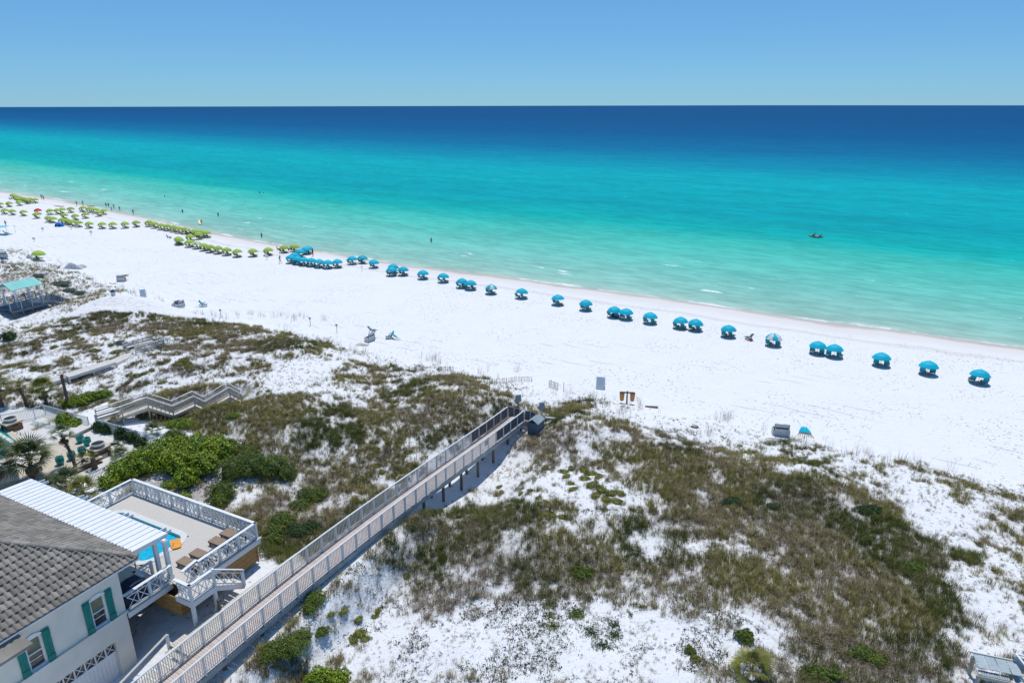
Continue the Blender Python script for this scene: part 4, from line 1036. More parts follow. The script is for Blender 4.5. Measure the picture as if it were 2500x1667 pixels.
#@@PART4
# ------------------------------------------------------------------ shrubs, mounds, palms
def leaf_cloud(lumps, n, size, seed, shell=.75):
    rg = np.random.default_rng(seed); vs = []; fs = []
    wts = np.array([l[3] * l[4] + l[3] * l[5] for l in lumps]); wts = wts / wts.sum()
    pick = rg.choice(len(lumps), n, p=wts)
    for k in range(n):
        cx, cy, cz, rx, ry, rz = lumps[pick[k]]
        a = rg.random() * 6.283; zz = rg.random() ** .8 * 1.12 - .12; r = math.sqrt(max(0, 1 - zz * zz))
        bum = 1 + .16 * math.sin(3.1 * a + cx * 3) * r + .13 * math.sin(7.3 * a + 5 * zz + cy) + rg.normal(0, .05)
        q = (shell + (1 - shell) * rg.random() ** .5) * bum
        nrm = Vector((r * math.cos(a) / rx, r * math.sin(a) / ry, zz / rz + .3)).normalized()
        c = Vector((cx + rx * r * math.cos(a) * q, cy + ry * r * math.sin(a) * q, cz + rz * zz * q))
        nrm = (nrm + Vector(rg.normal(0, .55, 3))).normalized(); t = nrm.orthogonal().normalized(); th = rg.random() * 6.283
        t = t * math.cos(th) + nrm.cross(t) * math.sin(th); b = nrm.cross(t); s = size * (.6 + .8 * rg.random())
        i = len(vs); vs += [c - t * s, c - b * s * .55 + nrm * s * .12, c + t * s, c + b * s * .55 + nrm * s * .12]; fs.append((i, i + 1, i + 2, i + 3))
    return vs, fs
def shrub(name, spots, n, size, m, label, cat='shrub', seed=1, group=None):
    """spots: (sketch x, sketch y, rx, ry, height)"""
    lumps = []
    for (px, py, rx, ry, h) in spots:
        p = G(px, py); lumps.append((p.x, p.y, p.z + h * .28, rx, ry, h * .72))
    b0 = Vector(lumps[0][:3]); e = empty(name, (b0.x, b0.y, gz(b0.x, b0.y)), label, cat, group)
    vs, fs = leaf_cloud(lumps, int(n * 1.5), size, seed) if name != 'creeping_vine' else leaf_cloud([(l[0], l[1], l[2] - .05, l[3] * 1.5, l[4] * 1.5, l[5] * .7) for l in lumps], int(n * .8), size * .9, seed, .1); fo = MB().poly(vs, fs).build('foliage', m, e)
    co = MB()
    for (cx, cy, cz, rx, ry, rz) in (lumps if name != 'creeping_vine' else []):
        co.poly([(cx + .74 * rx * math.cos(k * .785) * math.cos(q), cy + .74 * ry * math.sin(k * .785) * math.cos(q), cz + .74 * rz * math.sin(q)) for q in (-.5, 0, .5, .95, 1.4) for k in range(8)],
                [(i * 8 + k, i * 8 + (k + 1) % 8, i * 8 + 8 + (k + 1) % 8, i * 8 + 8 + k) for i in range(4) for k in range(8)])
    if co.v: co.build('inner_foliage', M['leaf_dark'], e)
    st = MB()
    for (cx, cy, cz, rx, ry, rz) in lumps:
        for q in range(4):
            a = q * 1.6 + cx; g = Vector((cx, cy, gz(cx, cy) - .05))
            st.tube([g, g + Vector((math.cos(a) * rx * .35, math.sin(a) * ry * .35, rz * .7)), g + Vector((math.cos(a) * rx * .62, math.sin(a) * ry * .62, rz * 1.15))], [.04, .028, .012], 5)
    st.build('stems', M['stem'], e)
    return e
shrub('sea_grape_thicket', [(300,1165,1.1,1.3,1.3),(345,1150,1.4,1.5,1.7),(405,1125,1.5,1.6,1.8),(470,1115,1.6,1.7,1.7),(530,1112,1.6,1.4,1.5),(430,1150,1.3,1.2,1.7),(500,1150,1.2,1.3,1.6),(455,1185,.9,.9,1.4),(270,1185,.8,.9,.9)], 15000, .085, M['leaf'], 'large bright green glossy thicket behind the pool deck', 'thicket', 3)
shrub('myrtle_shrub', [(570,1160,1.2,1.3,1.5),(620,1150,1.3,1.4,1.5),(670,1150,1.3,1.3,1.3),(700,1165,.9,.9,1.0)], 8000, .05, M['leaf_mid'], 'wide olive green feathery shrub next to the bright thicket', 'shrub', 4)
shrub('myrtle_shrub', [(545,1215,1.1,1.0,1.2),(535,1235,.8,.7,.9)], 3600, .05, M['leaf_mid'], 'rounded olive shrub in front of the bright thicket', 'shrub', 5)
shrub('dune_shrub', [(410,1190,.5,.5,.5),(450,1215,.55,.45,.4)], 900, .05, M['leaf'], 'low pale green seedling shrubs on mulch behind the deck rail', 'shrub', 6)
shrub('dune_shrub', [(560,1100,1.3,.9,.9),(610,1110,1.0,.8,.7)], 2600, .05, M['leaf_mid'], 'low olive shrub at the sea side of the thicket', 'shrub', 7)
shrub('dune_shrub', [(765,1215,1.2,.8,.75),(735,1240,.8,.7,.6)], 3000, .05, M['leaf_mid'], 'dark green dune shrub between pool deck and boardwalk', 'shrub', 8)
shrub('dune_shrub', [(690,1275,.9,.8,.6),(670,1300,.8,.6,.5)], 2000, .05, M['leaf_mid'], 'low green shrub off the corner of the pool deck', 'shrub', 9)
shrub('dune_shrub', [(730,1300,1.0,.7,.55),(760,1290,.7,.5,.5)], 2000, .05, M['leaf_dark'], 'dark low shrub beside the boardwalk across from the deck corner', 'shrub', 10)
shrub('dune_shrub', [(668,1325,.7,.6,.6)], 1200, .05, M['leaf_mid'], 'tufted green shrub at the deck corner by bare sand', 'shrub', 11)
shrub('dune_shrub', [(455,1040,1.1,.8,.6),(420,1040,.7,.6,.5)], 2200, .05, M['leaf'], 'bright low shrub behind the patio fence gate', 'shrub', 12)
shrub('dune_shrub', [(425,1075,1.0,.9,.9)], 2000, .05, M['leaf_mid'], 'olive shrub outside the white fence corner', 'shrub', 13)
shrub('dune_shrub', [(570,1018,.6,.5,.4)], 800, .04, M['leaf'], 'small yellow green shrub in the olive grass', 'shrub', 14)
shrub('dune_shrub', [(700,1590,1.2,.8,.75),(670,1600,.8,.7,.6),(735,1560,.7,.6,.5)], 4500, .04, M['leaf_mid'], 'dense green bush on sand near the boardwalk start', 'bush', 15)
shrub('dune_shrub', [(770,1465,.7,.6,.45),(755,1490,.5,.5,.35)], 1600, .04, M['leaf_mid'], 'spreading green bush beside the middle of the boardwalk', 'bush', 16)
shrub('dune_shrub', [(790,1665,1.0,.6,.7),(830,1660,.6,.5,.6)], 2600, .05, M['leaf'], 'bright leafy bush at the sand below the dense bush', 'bush', 17)
shrub('dune_shrub', [(785,1545,.5,.4,.3)], 700, .04, M['leaf_mid'], 'small low shrub on bare sand near the dense bush', 'shrub', 18)
shrub('dune_shrub', [(1422,1402,.75,.55,.45)], 1500, .045, M['leaf_mid'], 'green grassy tuft at the edge of the olive slope', 'shrub', 19)
shrub('creeping_vine', [(1335,1450,.25,.3,.2),(1338,1475,.3,.35,.2),(1345,1505,.32,.35,.2),(1350,1528,.35,.3,.22)], 1300, .045, M['leaf_mid'], 'green vine trailing down bare sand below the olive slope', 'vine', 20)
shrub('creeping_vine', [(1445,1545,.4,.4,.25),(1500,1550,.4,.45,.28),(1470,1575,.5,.3,.25),(1500,1525,.25,.3,.2)], 1700, .045, M['leaf_dark'], 'dark leafy vine clump on bare sand', 'vine', 21)
shrub('creeping_vine', [(1408,1500,.4,.35,.3)], 700, .05, M['leaf_mid'], 'round leafy clump between two trailing vines', 'vine', 22)
shrub('creeping_vine', [(1550,1475,.3,.15,.12),(1570,1480,.3,.12,.12),(1540,1500,.12,.25,.12)], 600, .04, M['leaf_mid'], 'thin green runner hooking across the sand', 'vine', 23)
shrub('dune_shrub', [(1818,1558,.5,.45,.4)], 1000, .045, M['leaf_mid'], 'round green shrub on open sand near the spiky palmetto', 'shrub', 24)
shrub('dune_shrub', [(1685,1590,.3,.3,.22)], 500, .035, M['leaf_mid'], 'small pale green cushion on white sand', 'shrub', 25)
shrub('dune_shrub', [(1698,1610,.28,.26,.2)], 420, .035, M['mound'], 'small olive cushion plant on white sand', 'shrub', 26)
shrub('dune_shrub', [(2105,1600,.8,.5,.4),(2140,1615,.7,.4,.35)], 1700, .045, M['leaf_mid'], 'low green patch among yellow grass near the grey deck', 'shrub', 27)
shrub('dune_shrub', [(2000,1655,1.2,.5,.5)], 1800, .045, M['leaf_mid'], 'broad green shrub at the foot of the grassy slope', 'shrub', 28)
shrub('dune_shrub', [(22,830,.9,.8,1.0)], 1300, .07, M['leaf_dark'], 'dark green shrub alone on the far dunes below the pavilion', 'shrub', 29)
shrub('dune_shrub', [(195,985,1.1,.7,.9),(225,975,1.0,.7,.8),(255,968,.9,.6,.7),(170,990,.8,.6,.7)], 4200, .06, M['leaf'], 'yellow green hedge beside the long handrail stairs', 'hedge', 30)
shrub('grey_saltbush', [(150,695,1.6,1.2,.5),(170,712,1.2,.9,.5),(195,718,.9,.8,.5)], 2600, .06, M['leaf_grey'], 'blue grey saltbush near the teal pavilion', 'shrub', 31)
shrub('grey_saltbush', [(295,840,.7,.5,.4)], 700, .05, M['leaf_grey'], 'blue grey saltbush beside the bleached platform', 'shrub', 32)
shrub('grey_saltbush', [(96,676,1.1,.8,.5)], 1000, .05, M['leaf_grey'], 'blue grey saltbush behind the teal pavilion', 'shrub', 33)
shrub('dune_shrub', [(1790,1230,.9,.5,.4),(1890,1240,.5,.4,.35)], 1500, .045, M['leaf_dark'], 'dark green shrub in the thick right-hand dune grass', 'shrub', 34)
shrub('dune_shrub', [(2120,1250,1.0,.5,.45)], 1300, .045, M['leaf_dark'], 'dark green shrub near the upper edge of the thick grass', 'shrub', 35)
shrub('dune_shrub', [(2230,1390,.8,.5,.4)], 1100, .045, M['leaf_mid'], 'green shrub near the bare sand trail', 'shrub', 36)
shrub('flowering_hedge', [(120,1018,.8,.6,.9),(100,1015,.6,.5,.8)], 1400, .06, M['leaf_dark'], 'dark hedge with grey flower heads inside the fence', 'hedge', 37)
shrub('patio_hedge', [(160,1035,.8,.7,1.0),(185,1045,.6,.6,.9)], 1800, .07, M['leaf'], 'bright hedge inside the fence beside the wooden bridge', 'hedge', 38)
shrub('patio_hedge', [(245,1052,.6,.5,.9),(270,1058,.7,.5,1.0),(300,1070,.7,.5,1.0),(325,1078,.7,.5,.9),(345,1088,.6,.5,.7)], 4200, .07, M['leaf_dark'], 'long dark green hedge inside the white fence', 'hedge', 39)

# yellow-green cushion mounds
mound_me = []
for k in range(3):
    vs, fs = leaf_cloud([(0, 0, .0, .42, .36, .19), (.22, .1, .0, .25, .22, .15), (-.2, -.16, 0, .22, .2, .13)], 520, .035, 50 + k, .8)
    mb = MB().poly(vs, fs); mb.lathe([(.32, -.03), (.28, .06), (.18, .10), (.01, .12)], n=9); mound_me.append(mb.mesh('cushion_mound', M['mound']))
MOUND = [(996,1105,.9),(984,1117,.8),(915,1097,1.1),(903,1114,1),(1003,1135,.9),(918,1137,1),(933,1153,.9),(986,1151,1.0),(964,1160,.8),(1332,1145,.8),(1219,1189,.7),(1226,1203,.8),(1217,1209,.7),
 (1272,1206,.8),(1296,1198,.7),(1314,1216,.7),(1335,1226,.7),(1328,1254,1.1),(1350,1258,.9),(1374,1262,.9),(1151,1240,.8),(991,1406,.8),(872,1513,.8),(921,1491,.7),(913,1505,.6),(838,1491,1.0),(807,1499,.7),
 (878,1548,1.15),(863,1562,.9),(892,1560,.8),(1395,1145,.9),(1376,1152,1.0),(1383,1164,1.0),(1394,1181,.9),(1399,1195,.9),(1427,1148,1.2),(1444,1158,1.2),(1462,1165,1.1),(1430,1170,1.2),(1445,1185,1.3),(1468,1195,1.3),(1490,1205,1.2),(1480,1220,1.2),(1505,1225,1.2),(1455,1210,1.1),(1515,1205,1.0),
 (61,802,1.2),(132,849,1.3),(166,877,1.2),(112,896,1.1),(80,905,1.1),(286,860,1.6),(271,843,1.2),(231,857,1.2),(315,916,1.1),(336,918,1.2),(353,912,1.1),(371,904,1),(440,890,1.9),(460,895,1.6),(450,880,1.4),(757,1002,1.2),(738,1008,1.0),(395,935,1.1)]
for k, (px, py, sc_) in enumerate(MOUND):
    p = G(px, py); o = bpy.data.objects.new('cushion_mound', mound_me[k % 3]); COL.objects.link(o)
    o.location = p; o.rotation_euler = (0, 0, k * 1.3); o.scale = (sc_ * 1.05, sc_ * .9, sc_)
    where = 'far from the boardwalk near the bleached walkway' if px < 500 else ('in the hollow left of the boardwalk' if px < 1010 and py < 1300 else ('on bare sand below the boardwalk' if px < 1010 else ('merged in the yellow green carpet' if px > 1370 else 'on the open sand right of the boardwalk')))
    tag(o, 'low cushion plant ' + where, 'ground plant', 'cushion plants ' + where)

# palms
def fan_frond(seed, dead=False):
    rg = np.random.default_rng(seed); mb = MB()
    mb.bar((0, 0, 0), (.55, 0, .06 if not dead else -.1), .022, .018)
    n = 17; c = Vector((.52, 0, .06 if not dead else -.1))
    for k in range(n):
        a = R(-78 + 156 * k / (n - 1)); l = (.68 + .14 * rg.random()) * (1 - .25 * abs(math.sin(a)))
        d = Vector((math.cos(a), math.sin(a), 0)); s = Vector((-d.y, d.x, 0)) * .022
        m = c + d * l * .55 + Vector((0, 0, .03)); t = c + d * l * (.9 if not dead else .7) + Vector((0, 0, -.10 - .1 * rg.random() - (.25 if dead else 0)))
        i = [c - s * .3, c + s * .3, m + s, m - s, t]; mb.poly(i, [(0, 1, 2, 3), (3, 2, 4)])
    return mb
fm = {k: [fan_frond(200 + q, k == 'dead_frond').mesh('frond', M[k]) for q in range(2)] for k in ('frond', 'frond_dark', 'dead_frond')}
def palm(px, py, h, cr, nf, label, lean=(0, 0), kind='frond', dead=4, trunk_r=.14, name='palm_tree', pos=None):
    p = G(px, py) if pos is None else pos
    e = empty(name, p, label, 'palm'); top = p + Vector((lean[0], lean[1], h))
    pts = [p + Vector((0, 0, -.2)), p + Vector((lean[0] * .3, lean[1] * .3, h * .5)), top]
    if h > .3: MB().tube(pts, [trunk_r * 1.25, trunk_r, trunk_r * .9], 9).build('trunk', M['trunk'], e)
    if h > 1:
        bt = MB(); pass
        for q in range(26):
            a = q * 2.4; z = h * (.62 + .36 * q / 26); c = p + Vector((lean[0] * z / h, lean[1] * z / h, z)); d = Vector((math.cos(a), math.sin(a), .7))
            bt.bar(c + d * trunk_r * .6, c + d * (trunk_r * 1.35 + .05), .07, .03)
        bt.build('frond_boots', M['dead_frond'], e)
    for q in range(nf + dead):
        dd = q >= nf; a = q * 2.39996 + px; el = R(72 - 92 * (q % max(nf, 1)) / max(nf, 1)) if not dd else R(-55 - 8 * (q % 3))
        sc_ = cr * 1.2 * (.82 + .3 * random.random()) * (.8 if dd else 1)
        Mx = Matrix.Translation(top) @ Matrix.Rotation(a, 4, 'Z') @ Matrix.Rotation(-el, 4, 'Y') @ Matrix.Rotation(random.gauss(0, .25), 4, 'X') @ Matrix.Scale(sc_, 4)
        place('dead_frond' if dd else 'frond', fm['dead_frond' if dd else kind][q % 2], Mx, e)
    return e
palm(168, 992, 3.3, .35, 3, 'bare grey palm trunk with almost no fronds', kind='dead_frond', dead=6, lean=(-.1, .1))
palm(118, 998, 2.0, 1.15, 26, 'bushy yellow green palm left of the bare palm trunk', lean=(-.25, .1))
palm(70, 1003, 2.6, .55, 8, 'thin palm with a small tuft and hanging dead fronds', lean=(-.5, .1), dead=9)
palm(8, 1000, 2.2, 1.2, 22, 'palm at the patio edge below the roofed walkway end', lean=(-.3, .1))
palm(84, 1185, 2.1, 1.5, 28, 'large fan palm standing in front of the patio steps', kind='frond_dark', lean=(0, .1), dead=7)
palm(-5, 1200, 2.4, 1.55, 26, 'large dark fan palm against the pale wall', kind='frond_dark', lean=(.1, .1), dead=5)
palm(190, 1155, 3.0, .75, 12, 'slender leaning palm beside the teal pots', kind='frond_dark', lean=(-.9, .5), dead=9, trunk_r=.12)
palm(165, 1200, .5, 1.15, 18, 'low fan palm by the porch roof edge', kind='frond_dark')
palm(205, 1215, .5, 1.05, 16, 'low yellow fan palm touching the bright thicket', kind='frond')
palm(130, 1200, .4, .9, 14, 'low fan palm between the large palm and porch roof', kind='frond_dark')
palm(372, 1062, .25, .75, 16, 'spiky cycad outside the white fence', kind='frond_dark', name='cycad', dead=0)
palm(285, 1105, .35, .65, 13, 'small cycad in a pot inside the fence', kind='frond_dark', name='cycad', dead=0)
palm(297, 1120, .25, .7, 13, 'spreading cycad beside the fence pickets', kind='frond_dark', name='cycad', dead=0)
palm(232, 1145, 1.0, .5, 10, 'short shaggy palm before the stone plinth', name='palm_tree', dead=5, trunk_r=.2)
palm(207, 1140, .7, .55, 10, 'short stumpy palm below the stone wall', kind='frond_dark', dead=4, trunk_r=.17)
palm(285, 1035, .25, .65, 12, 'bright low fan palm under the wooden bridge', name='cycad', dead=0)
palm(1835, 1640, .15, 1.0, 15, 'spiky saw palmetto with brown dead leaves on open sand', name='saw_palmetto', dead=9)

# ------------------------------------------------------------------ neighbour's patio
PAF = Matrix.Translation((-35.6, 49.5, 0)) @ Matrix.Rotation(R(62), 4, 'Z')
ZP = 3.05
def slabpoly(name, pxs, z, th, m, label, cat, parent=None):
    lp = [A(a, b, z).xy for a, b in pxs]
    ar = sum(lp[i].x * lp[(i + 1) % len(lp)].y - lp[(i + 1) % len(lp)].x * lp[i].y for i in range(len(lp)))
    if ar < 0: lp = lp[::-1]
    o = MB().prism([(q.x, q.y) for q in lp], z - th, z).build(name, m, parent)
    if label: tag(o, label, cat, kind='structure')
    return o
slabpoly('patio_pebbles', [(0,1230),(0,985),(105,1000),(215,1040),(345,1075),(380,1090),(190,1180)], ZP, .3, M['pebble'], 'white pebble bed of the neighbouring patio', 'ground')
pt = slabpoly('patio_terrace', [(35,1190),(45,1140),(110,1090),(165,1065),(240,1080),(262,1105),(225,1120),(130,1165),(95,1185)], ZP + .35, .5, M['paver'], 'travertine terrace with stone edge in the neighbouring patio', 'terrace')
for k in range(4): slabpoly('stepping_stone', [(73 + k * 15, 1035 + k * 3.4), (83 + k * 15, 1026 + k * 3.4), (95 + k * 15, 1030 + k * 3.4), (86 + k * 15, 1039 + k * 3.4)], ZP + .04, .03, M['silverwood'], None, None, pt)
# stacked stone wall along the terrace edge
wa, wb = A(118, 1172, ZP + .3), A(250, 1117, ZP + .3)
sw_ = empty('stone_wall', (wa.x, wa.y, ZP), 'low stacked brown stone wall below the travertine terrace', 'wall')
stone_me = MB().box((0, 0, 0), (.42, .2, .13)).mesh('stone', M['stone'])
dv = (wb - wa); nl = int(dv.length / .44); an = math.atan2(dv.y, dv.x)
for row in range(4):
    for k in range(nl):
        q = wa + dv * ((k + .5 * (row % 2)) / nl); place('stone', stone_me, Matrix.Translation((q.x + random.gauss(0, .012), q.y - .08 + random.gauss(0, .012), ZP - .15 + row * .14)) @ Matrix.Rotation(an, 4, 'Z') @ Matrix.Scale(random.uniform(.9, 1.02), 4), sw_)
MB().box(((wa.x + wb.x) / 2, (wa.y + wb.y) / 2 - .05, ZP + .44), (dv.length, .36, .07), an).build('capstone', M['paver'], sw_)
# corner of the pool
pl = [A(a, b, ZP + .1) for a, b in ((-60,1040),(0,1025),(72,1090),(20,1130),(-60,1130))]
e = empty('patio_pool', (pl[2].x, pl[2].y, ZP - .3), 'teal corner pool with cream coping in the neighbouring patio', 'pool')
MB().prism([(q.x, q.y) for q in pl][::-1], ZP - .6, ZP + .16).build('coping', M['paver'], e)
wlp = [A(a, b, ZP + .2) for a, b in ((-60,1052),(-2,1040),(50,1088),(8,1120),(-60,1120))]
MB().prism([(q.x, q.y) for q in wlp][::-1], ZP + .10, ZP + .19).build('water', M['poolteal'], e)
b1, b2 = A(-4, 1058, ZP + .22), A(38, 1084, ZP + .22)
MB().bar(b1, b2, .3, .05).build('pool_ledge', M['coping'], e)
def fire_bowl(px, py, z0, lb):
    p = A(px, py, z0); g = Vector((p.x, p.y, ZP - .05))
    pe = empty('bowl_plinth', g, lb[0], 'plinth'); hgt = z0 - ZP
    nb = max(2, int(hgt / .15))
    for row in range(nb):
        for k in range(3):
            for sd in (0, 1):
                MB(Matrix.Translation(g) @ Matrix.Rotation(R(62), 4, 'Z')).box((-.4 + k * .4, -.5 + sd * 1.0, .06 + row * .15), (.39, .18, .14)).build('stone', M['stone'], pe)
    MB(Matrix.Translation(g) @ Matrix.Rotation(R(62), 4, 'Z')).box((0, 0, hgt * .5), (1.0, .84, hgt)).build('core', M['stone'], pe)
    MB(Matrix.Translation(g) @ Matrix.Rotation(R(62), 4, 'Z')).box((0, 0, hgt + .08), (1.4, 1.3, .14)).build('capstone', M['paver'], pe)
    be = empty('fire_bowl', g + Vector((0, 0, hgt + .15)), lb[1], 'fire bowl')
    c = (g.x, g.y, g.z + hgt + .15)
    MB().lathe([(.22, 0), (.34, .06), (.50, .18), (.56, .30), (.56, .34), (.50, .34), (.48, .28)], c, 20).build('bowl', M['bowl'], be, True)
    MB().lathe([(.49, .27), (.35, .33), (.15, .35), (.01, .36)], c, 16).build('lava_rock', M['coal'], be)
fire_bowl(26, 1030, ZP + .7, ('brown stone plinth under the bowl by the teal pool corner', 'white fire bowl of black rock beside the teal pool corner'))
fire_bowl(240, 1092, ZP + .75, ('brown stone plinth under the bowl beside the teal pots', 'white fire bowl of black rock beside the teal pots'))
pot_v = []
POTS = [(197, 1079, 'teal glazed pot with red bromeliads nearest the wooden bridge'), (214, 1086, 'teal glazed pot with red bromeliads beside the fire bowl'), (202, 1109, 'teal glazed pot with red bromeliads alone on the terrace'),
        (176, 1121, 'teal glazed pot behind the slender palm trunk'), (148, 1133, 'teal glazed pot half hidden by the large fan palm')]
for (px, py, lb) in POTS:
    p = A(px, py, ZP + .35); e = empty('planter_pot', p, lb, 'pot')
    MB().lathe([(.17, 0), (.26, .14), (.31, .34), (.30, .52), (.27, .58), (.30, .60), (.30, .64), (.25, .64), (.24, .56)], (p.x, p.y, p.z), 18).build('pot', M['pot'], e, True)
    vs, fs = blades(16, .26, .34, .05, .7, int(px)); MB(Matrix.Translation(p + Vector((0, 0, .56)))).poly(vs, fs).build('bromeliad', M['redplant'], e)
# white picket fence round the patio
def picket_fence(pxs, z0, h, label):
    P3 = [A(a, b, z0 + h) for a, b in pxs]
    e = empty('picket_fence', (P3[0].x, P3[0].y, z0), label, 'fence'); pk = MB()
    tr_ = MB()
    for i in range(len(P3) - 1):
        a, b = P3[i], P3[i + 1]; a = Vector((a.x, a.y, z0)); b = Vector((b.x, b.y, z0)); d = b - a; n_ = max(1, int(d.length / 2.0))
        for k in range(n_ + (i == len(P3) - 2)):
            q = a + d * (k / n_); MB().box((q.x, q.y, z0 + h / 2), (.06, .06, h + .08), math.atan2(d.y, d.x)).build('post', M['fence_white'], e)
        for zz in (.16, h - .02): tr_.bar(a + Vector((0, 0, zz)), b + Vector((0, 0, zz)), .04, .05)
        m_ = int(d.length / .11)
        for k in range(1, m_): q = a + d * (k / m_); pk.box((q.x, q.y, z0 + h / 2 + .05), (.022, .022, h - .16))
    tr_.build('rail', M['fence_white'], e); tag(pk.build('pickets', M['fence_white'], e), kind='stuff')
picket_fence([(0, 1013), (80, 997), (105, 988), (213, 1018)], ZP - .05, 1.1, 'white metal picket fence from the fire bowl to the wooden bridge')
picket_fence([(240, 1025), (357, 1058), (392, 1073), (210, 1160)], ZP - .05, 1.1, 'white metal picket fence from the wooden bridge round the pebble bed')
# pale house wall behind the big palm
e = empty('neighbour_wall', A(0, 1235, ZP), 'pale stucco wall with stone base behind the dark fan palm', 'wall')
q0, q1 = A(-60, 1185, ZP + .8), A(45, 1160, ZP + .8)
MB().bar(Vector((q0.x, q0.y, ZP + .5)), Vector((q1.x, q1.y, ZP + .5)), .3, 2.4).build('wall', M['cream'], e)
MB().bar(Vector((q0.x, q0.y - .12, ZP + .1)), Vector((q1.x, q1.y - .12, ZP + .1)), .2, .8).build('stone_base', M['paver'], e)
st_ = A(100, 1180, ZP)
e = empty('patio_steps', st_, 'three cream steps rising to the travertine terrace', 'steps')
for k in range(3): MB(Matrix.Translation(st_) @ Matrix.Rotation(R(62), 4, 'Z')).box((.3 * k, 0, .08 + .07 * k), (.34, 1.3, .14 + .14 * k)).build('step', M['paver'], e)

# wooden bridge with horizontal rails (rises, steps down, rises again)
prof_px = [(236,1036),(300,1016),(362,994),(424,1014),(476,990),(503,1003),(562,968),(592,984)]
L0, L1 = A(236, 1036, 3.2), A(592, 984, 2.6)
dl = (L1 - L0).xy.normalized(); nl_ = Vector((-dl.y, dl.x))
def ray_on_line(px, py):
    u_ = (px - 1250) / 1667.0; v_ = (py - 833.5) / 1667.0; c_, s_ = math.cos(PITCH), math.sin(PITCH)
    d = Vector((u_, c_ - v_ * s_, -s_ - v_ * c_)); t_ = L0.xy.dot(nl_) / d.xy.dot(nl_); return Vector((d.x * t_, d.y * t_, CAM_H + d.z * t_))
BP = [ray_on_line(*q) for q in prof_px]
br = empty('dune_bridge', (L0.x, L0.y, gz(L0.x, L0.y)), 'beige wooden bridge with horizontal rails rising and stepping over the dune', 'bridge')
off = Vector((nl_.x, nl_.y, 0)) * 1.3
for i in range(len(BP) - 1):
    a, b = BP[i], BP[i + 1]; step = i in (2, 4, 6)
    n_ = max(2, int((b - a).xy.length / (.28 if step else .145)))
    for k in range(n_):
        t_ = (k + .5) / n_; q = a.lerp(b, t_) + off * .5
        if step: q.z = a.z + (b.z - a.z) * (k + 1) / n_
        MB(Matrix.Translation(q) @ Matrix.Rotation(math.atan2(dl.y, dl.x), 4, 'Z')).box((0, 0, -.02), ((.26 if step else .135), 1.3, .035)).build('tread' if step else 'plank', M['greywood'], br)
    for o_ in (Vector((0, 0, 0)), off):
        MB().bar(a + o_ + Vector((0, 0, -.16)), b + o_ + Vector((0, 0, -.16)), .05, .26).build('stringer', M['greywood'], br)
        for zz, hh in ((.28, .10), (.50, .10), (.72, .10)): MB().bar(a + o_ + Vector((0, 0, zz)), b + o_ + Vector((0, 0, zz)), .035, hh).build('rail_board', M['greywood'], br)
        MB().bar(a + o_ + Vector((0, 0, .97)), b + o_ + Vector((0, 0, .97)), .17, .05).build('cap_rail', M['whitewood'], br)
for i, q in enumerate(BP):
    for o_ in (Vector((0, 0, 0)), off):
        g = gz(q.x + o_.x, q.y + o_.y) - .3; MB().box((q.x + o_.x, q.y + o_.y, (q.z + .95 + g) / 2), (.11, .11, q.z + .95 - g), math.atan2(dl.y, dl.x)).build('post', M['greywood'], br)
a, b = A(175, 1062, 3.35), A(232, 1035, 3.35)
ap = empty('bridge_approach', (a.x, a.y, ZP), 'flat cream boarded platform at the patio end of the wooden bridge', 'platform')
for k in range(12): q = a.lerp(b, k / 11); MB(Matrix.Translation(q) @ Matrix.Rotation(math.atan2((b - a).y, (b - a).x), 4, 'Z')).box((0, .6, 0), ((b - a).length / 11.6, 1.5, .05)).build('plank', M['whitewood'], ap)
MB().bar(a + Vector((0, 0, -.17)), b + Vector((0, 0, -.17)), .06, .3).build('stringer', M['greywood'], ap)

# bleached low walkway with the railed platform
wk = empty('low_walkway', G(200, 910), 'bleached low plank walkway on posts leading to a railed platform', 'walkway')
WPX = [(-5, 985, 2.7), (165, 920, 3.1), (168, 921, 3.2), (283, 884, 3.3), (286, 886, 3.0), (330, 866, 3.0)]
WP = [A(a, b, max(z, 0)) for a, b, z in WPX]
for i in (0, 2, 4):
    a, b = WP[i], WP[i + 1]; d = (b - a); n_ = int(d.length / .15); ang = math.atan2(d.y, d.x)
    side = Vector((-math.sin(ang), math.cos(ang), 0)) * .7
    for k in range(n_): place('plank', swm_w, Matrix.Translation(a.lerp(b, (k + .5) / n_) + side) @ Matrix.Rotation(ang, 4, 'Z'), wk) if 'swm_w' in globals() else None
    if 'swm_w' not in globals():
        swm_w = MB().box((0, 0, 0), (.138, 1.4, .04)).mesh('plank', M['whitewood'])
        for k in range(n_): place('plank', swm_w, Matrix.Translation(a.lerp(b, (k + .5) / n_) + side) @ Matrix.Rotation(ang, 4, 'Z'), wk)
    MB().bar(a + Vector((0, 0, -.15)), b + Vector((0, 0, -.15)), .06, .26).build('stringer', M['whitewood'], wk)
    for k in range(3):
        q = a.lerp(b, k / 2); g = gz(q.x, q.y) - .2
        if q.z - g > .3: MB().box((q.x, q.y, (q.z + g) / 2 - .1), (.14, .14, q.z - g), ang).build('post', M['whitewood'], wk)
pa, pb = A(330, 866, 3.0), A(400, 846, 3.0)
pf = empty('railed_platform', pa, 'bleached dune platform with plank benches and board rails', 'platform')
d = (pb - pa); ang = math.atan2(d.y, d.x); XF = Matrix.Translation(pa) @ Matrix.Rotation(ang, 4, 'Z'); Lp = d.length
for k in range(int(Lp / .15)): MB(XF).box((.07 + k * .15, 1.1, 0), (.138, 2.6, .04)).build('plank', M['whitewood'], pf)
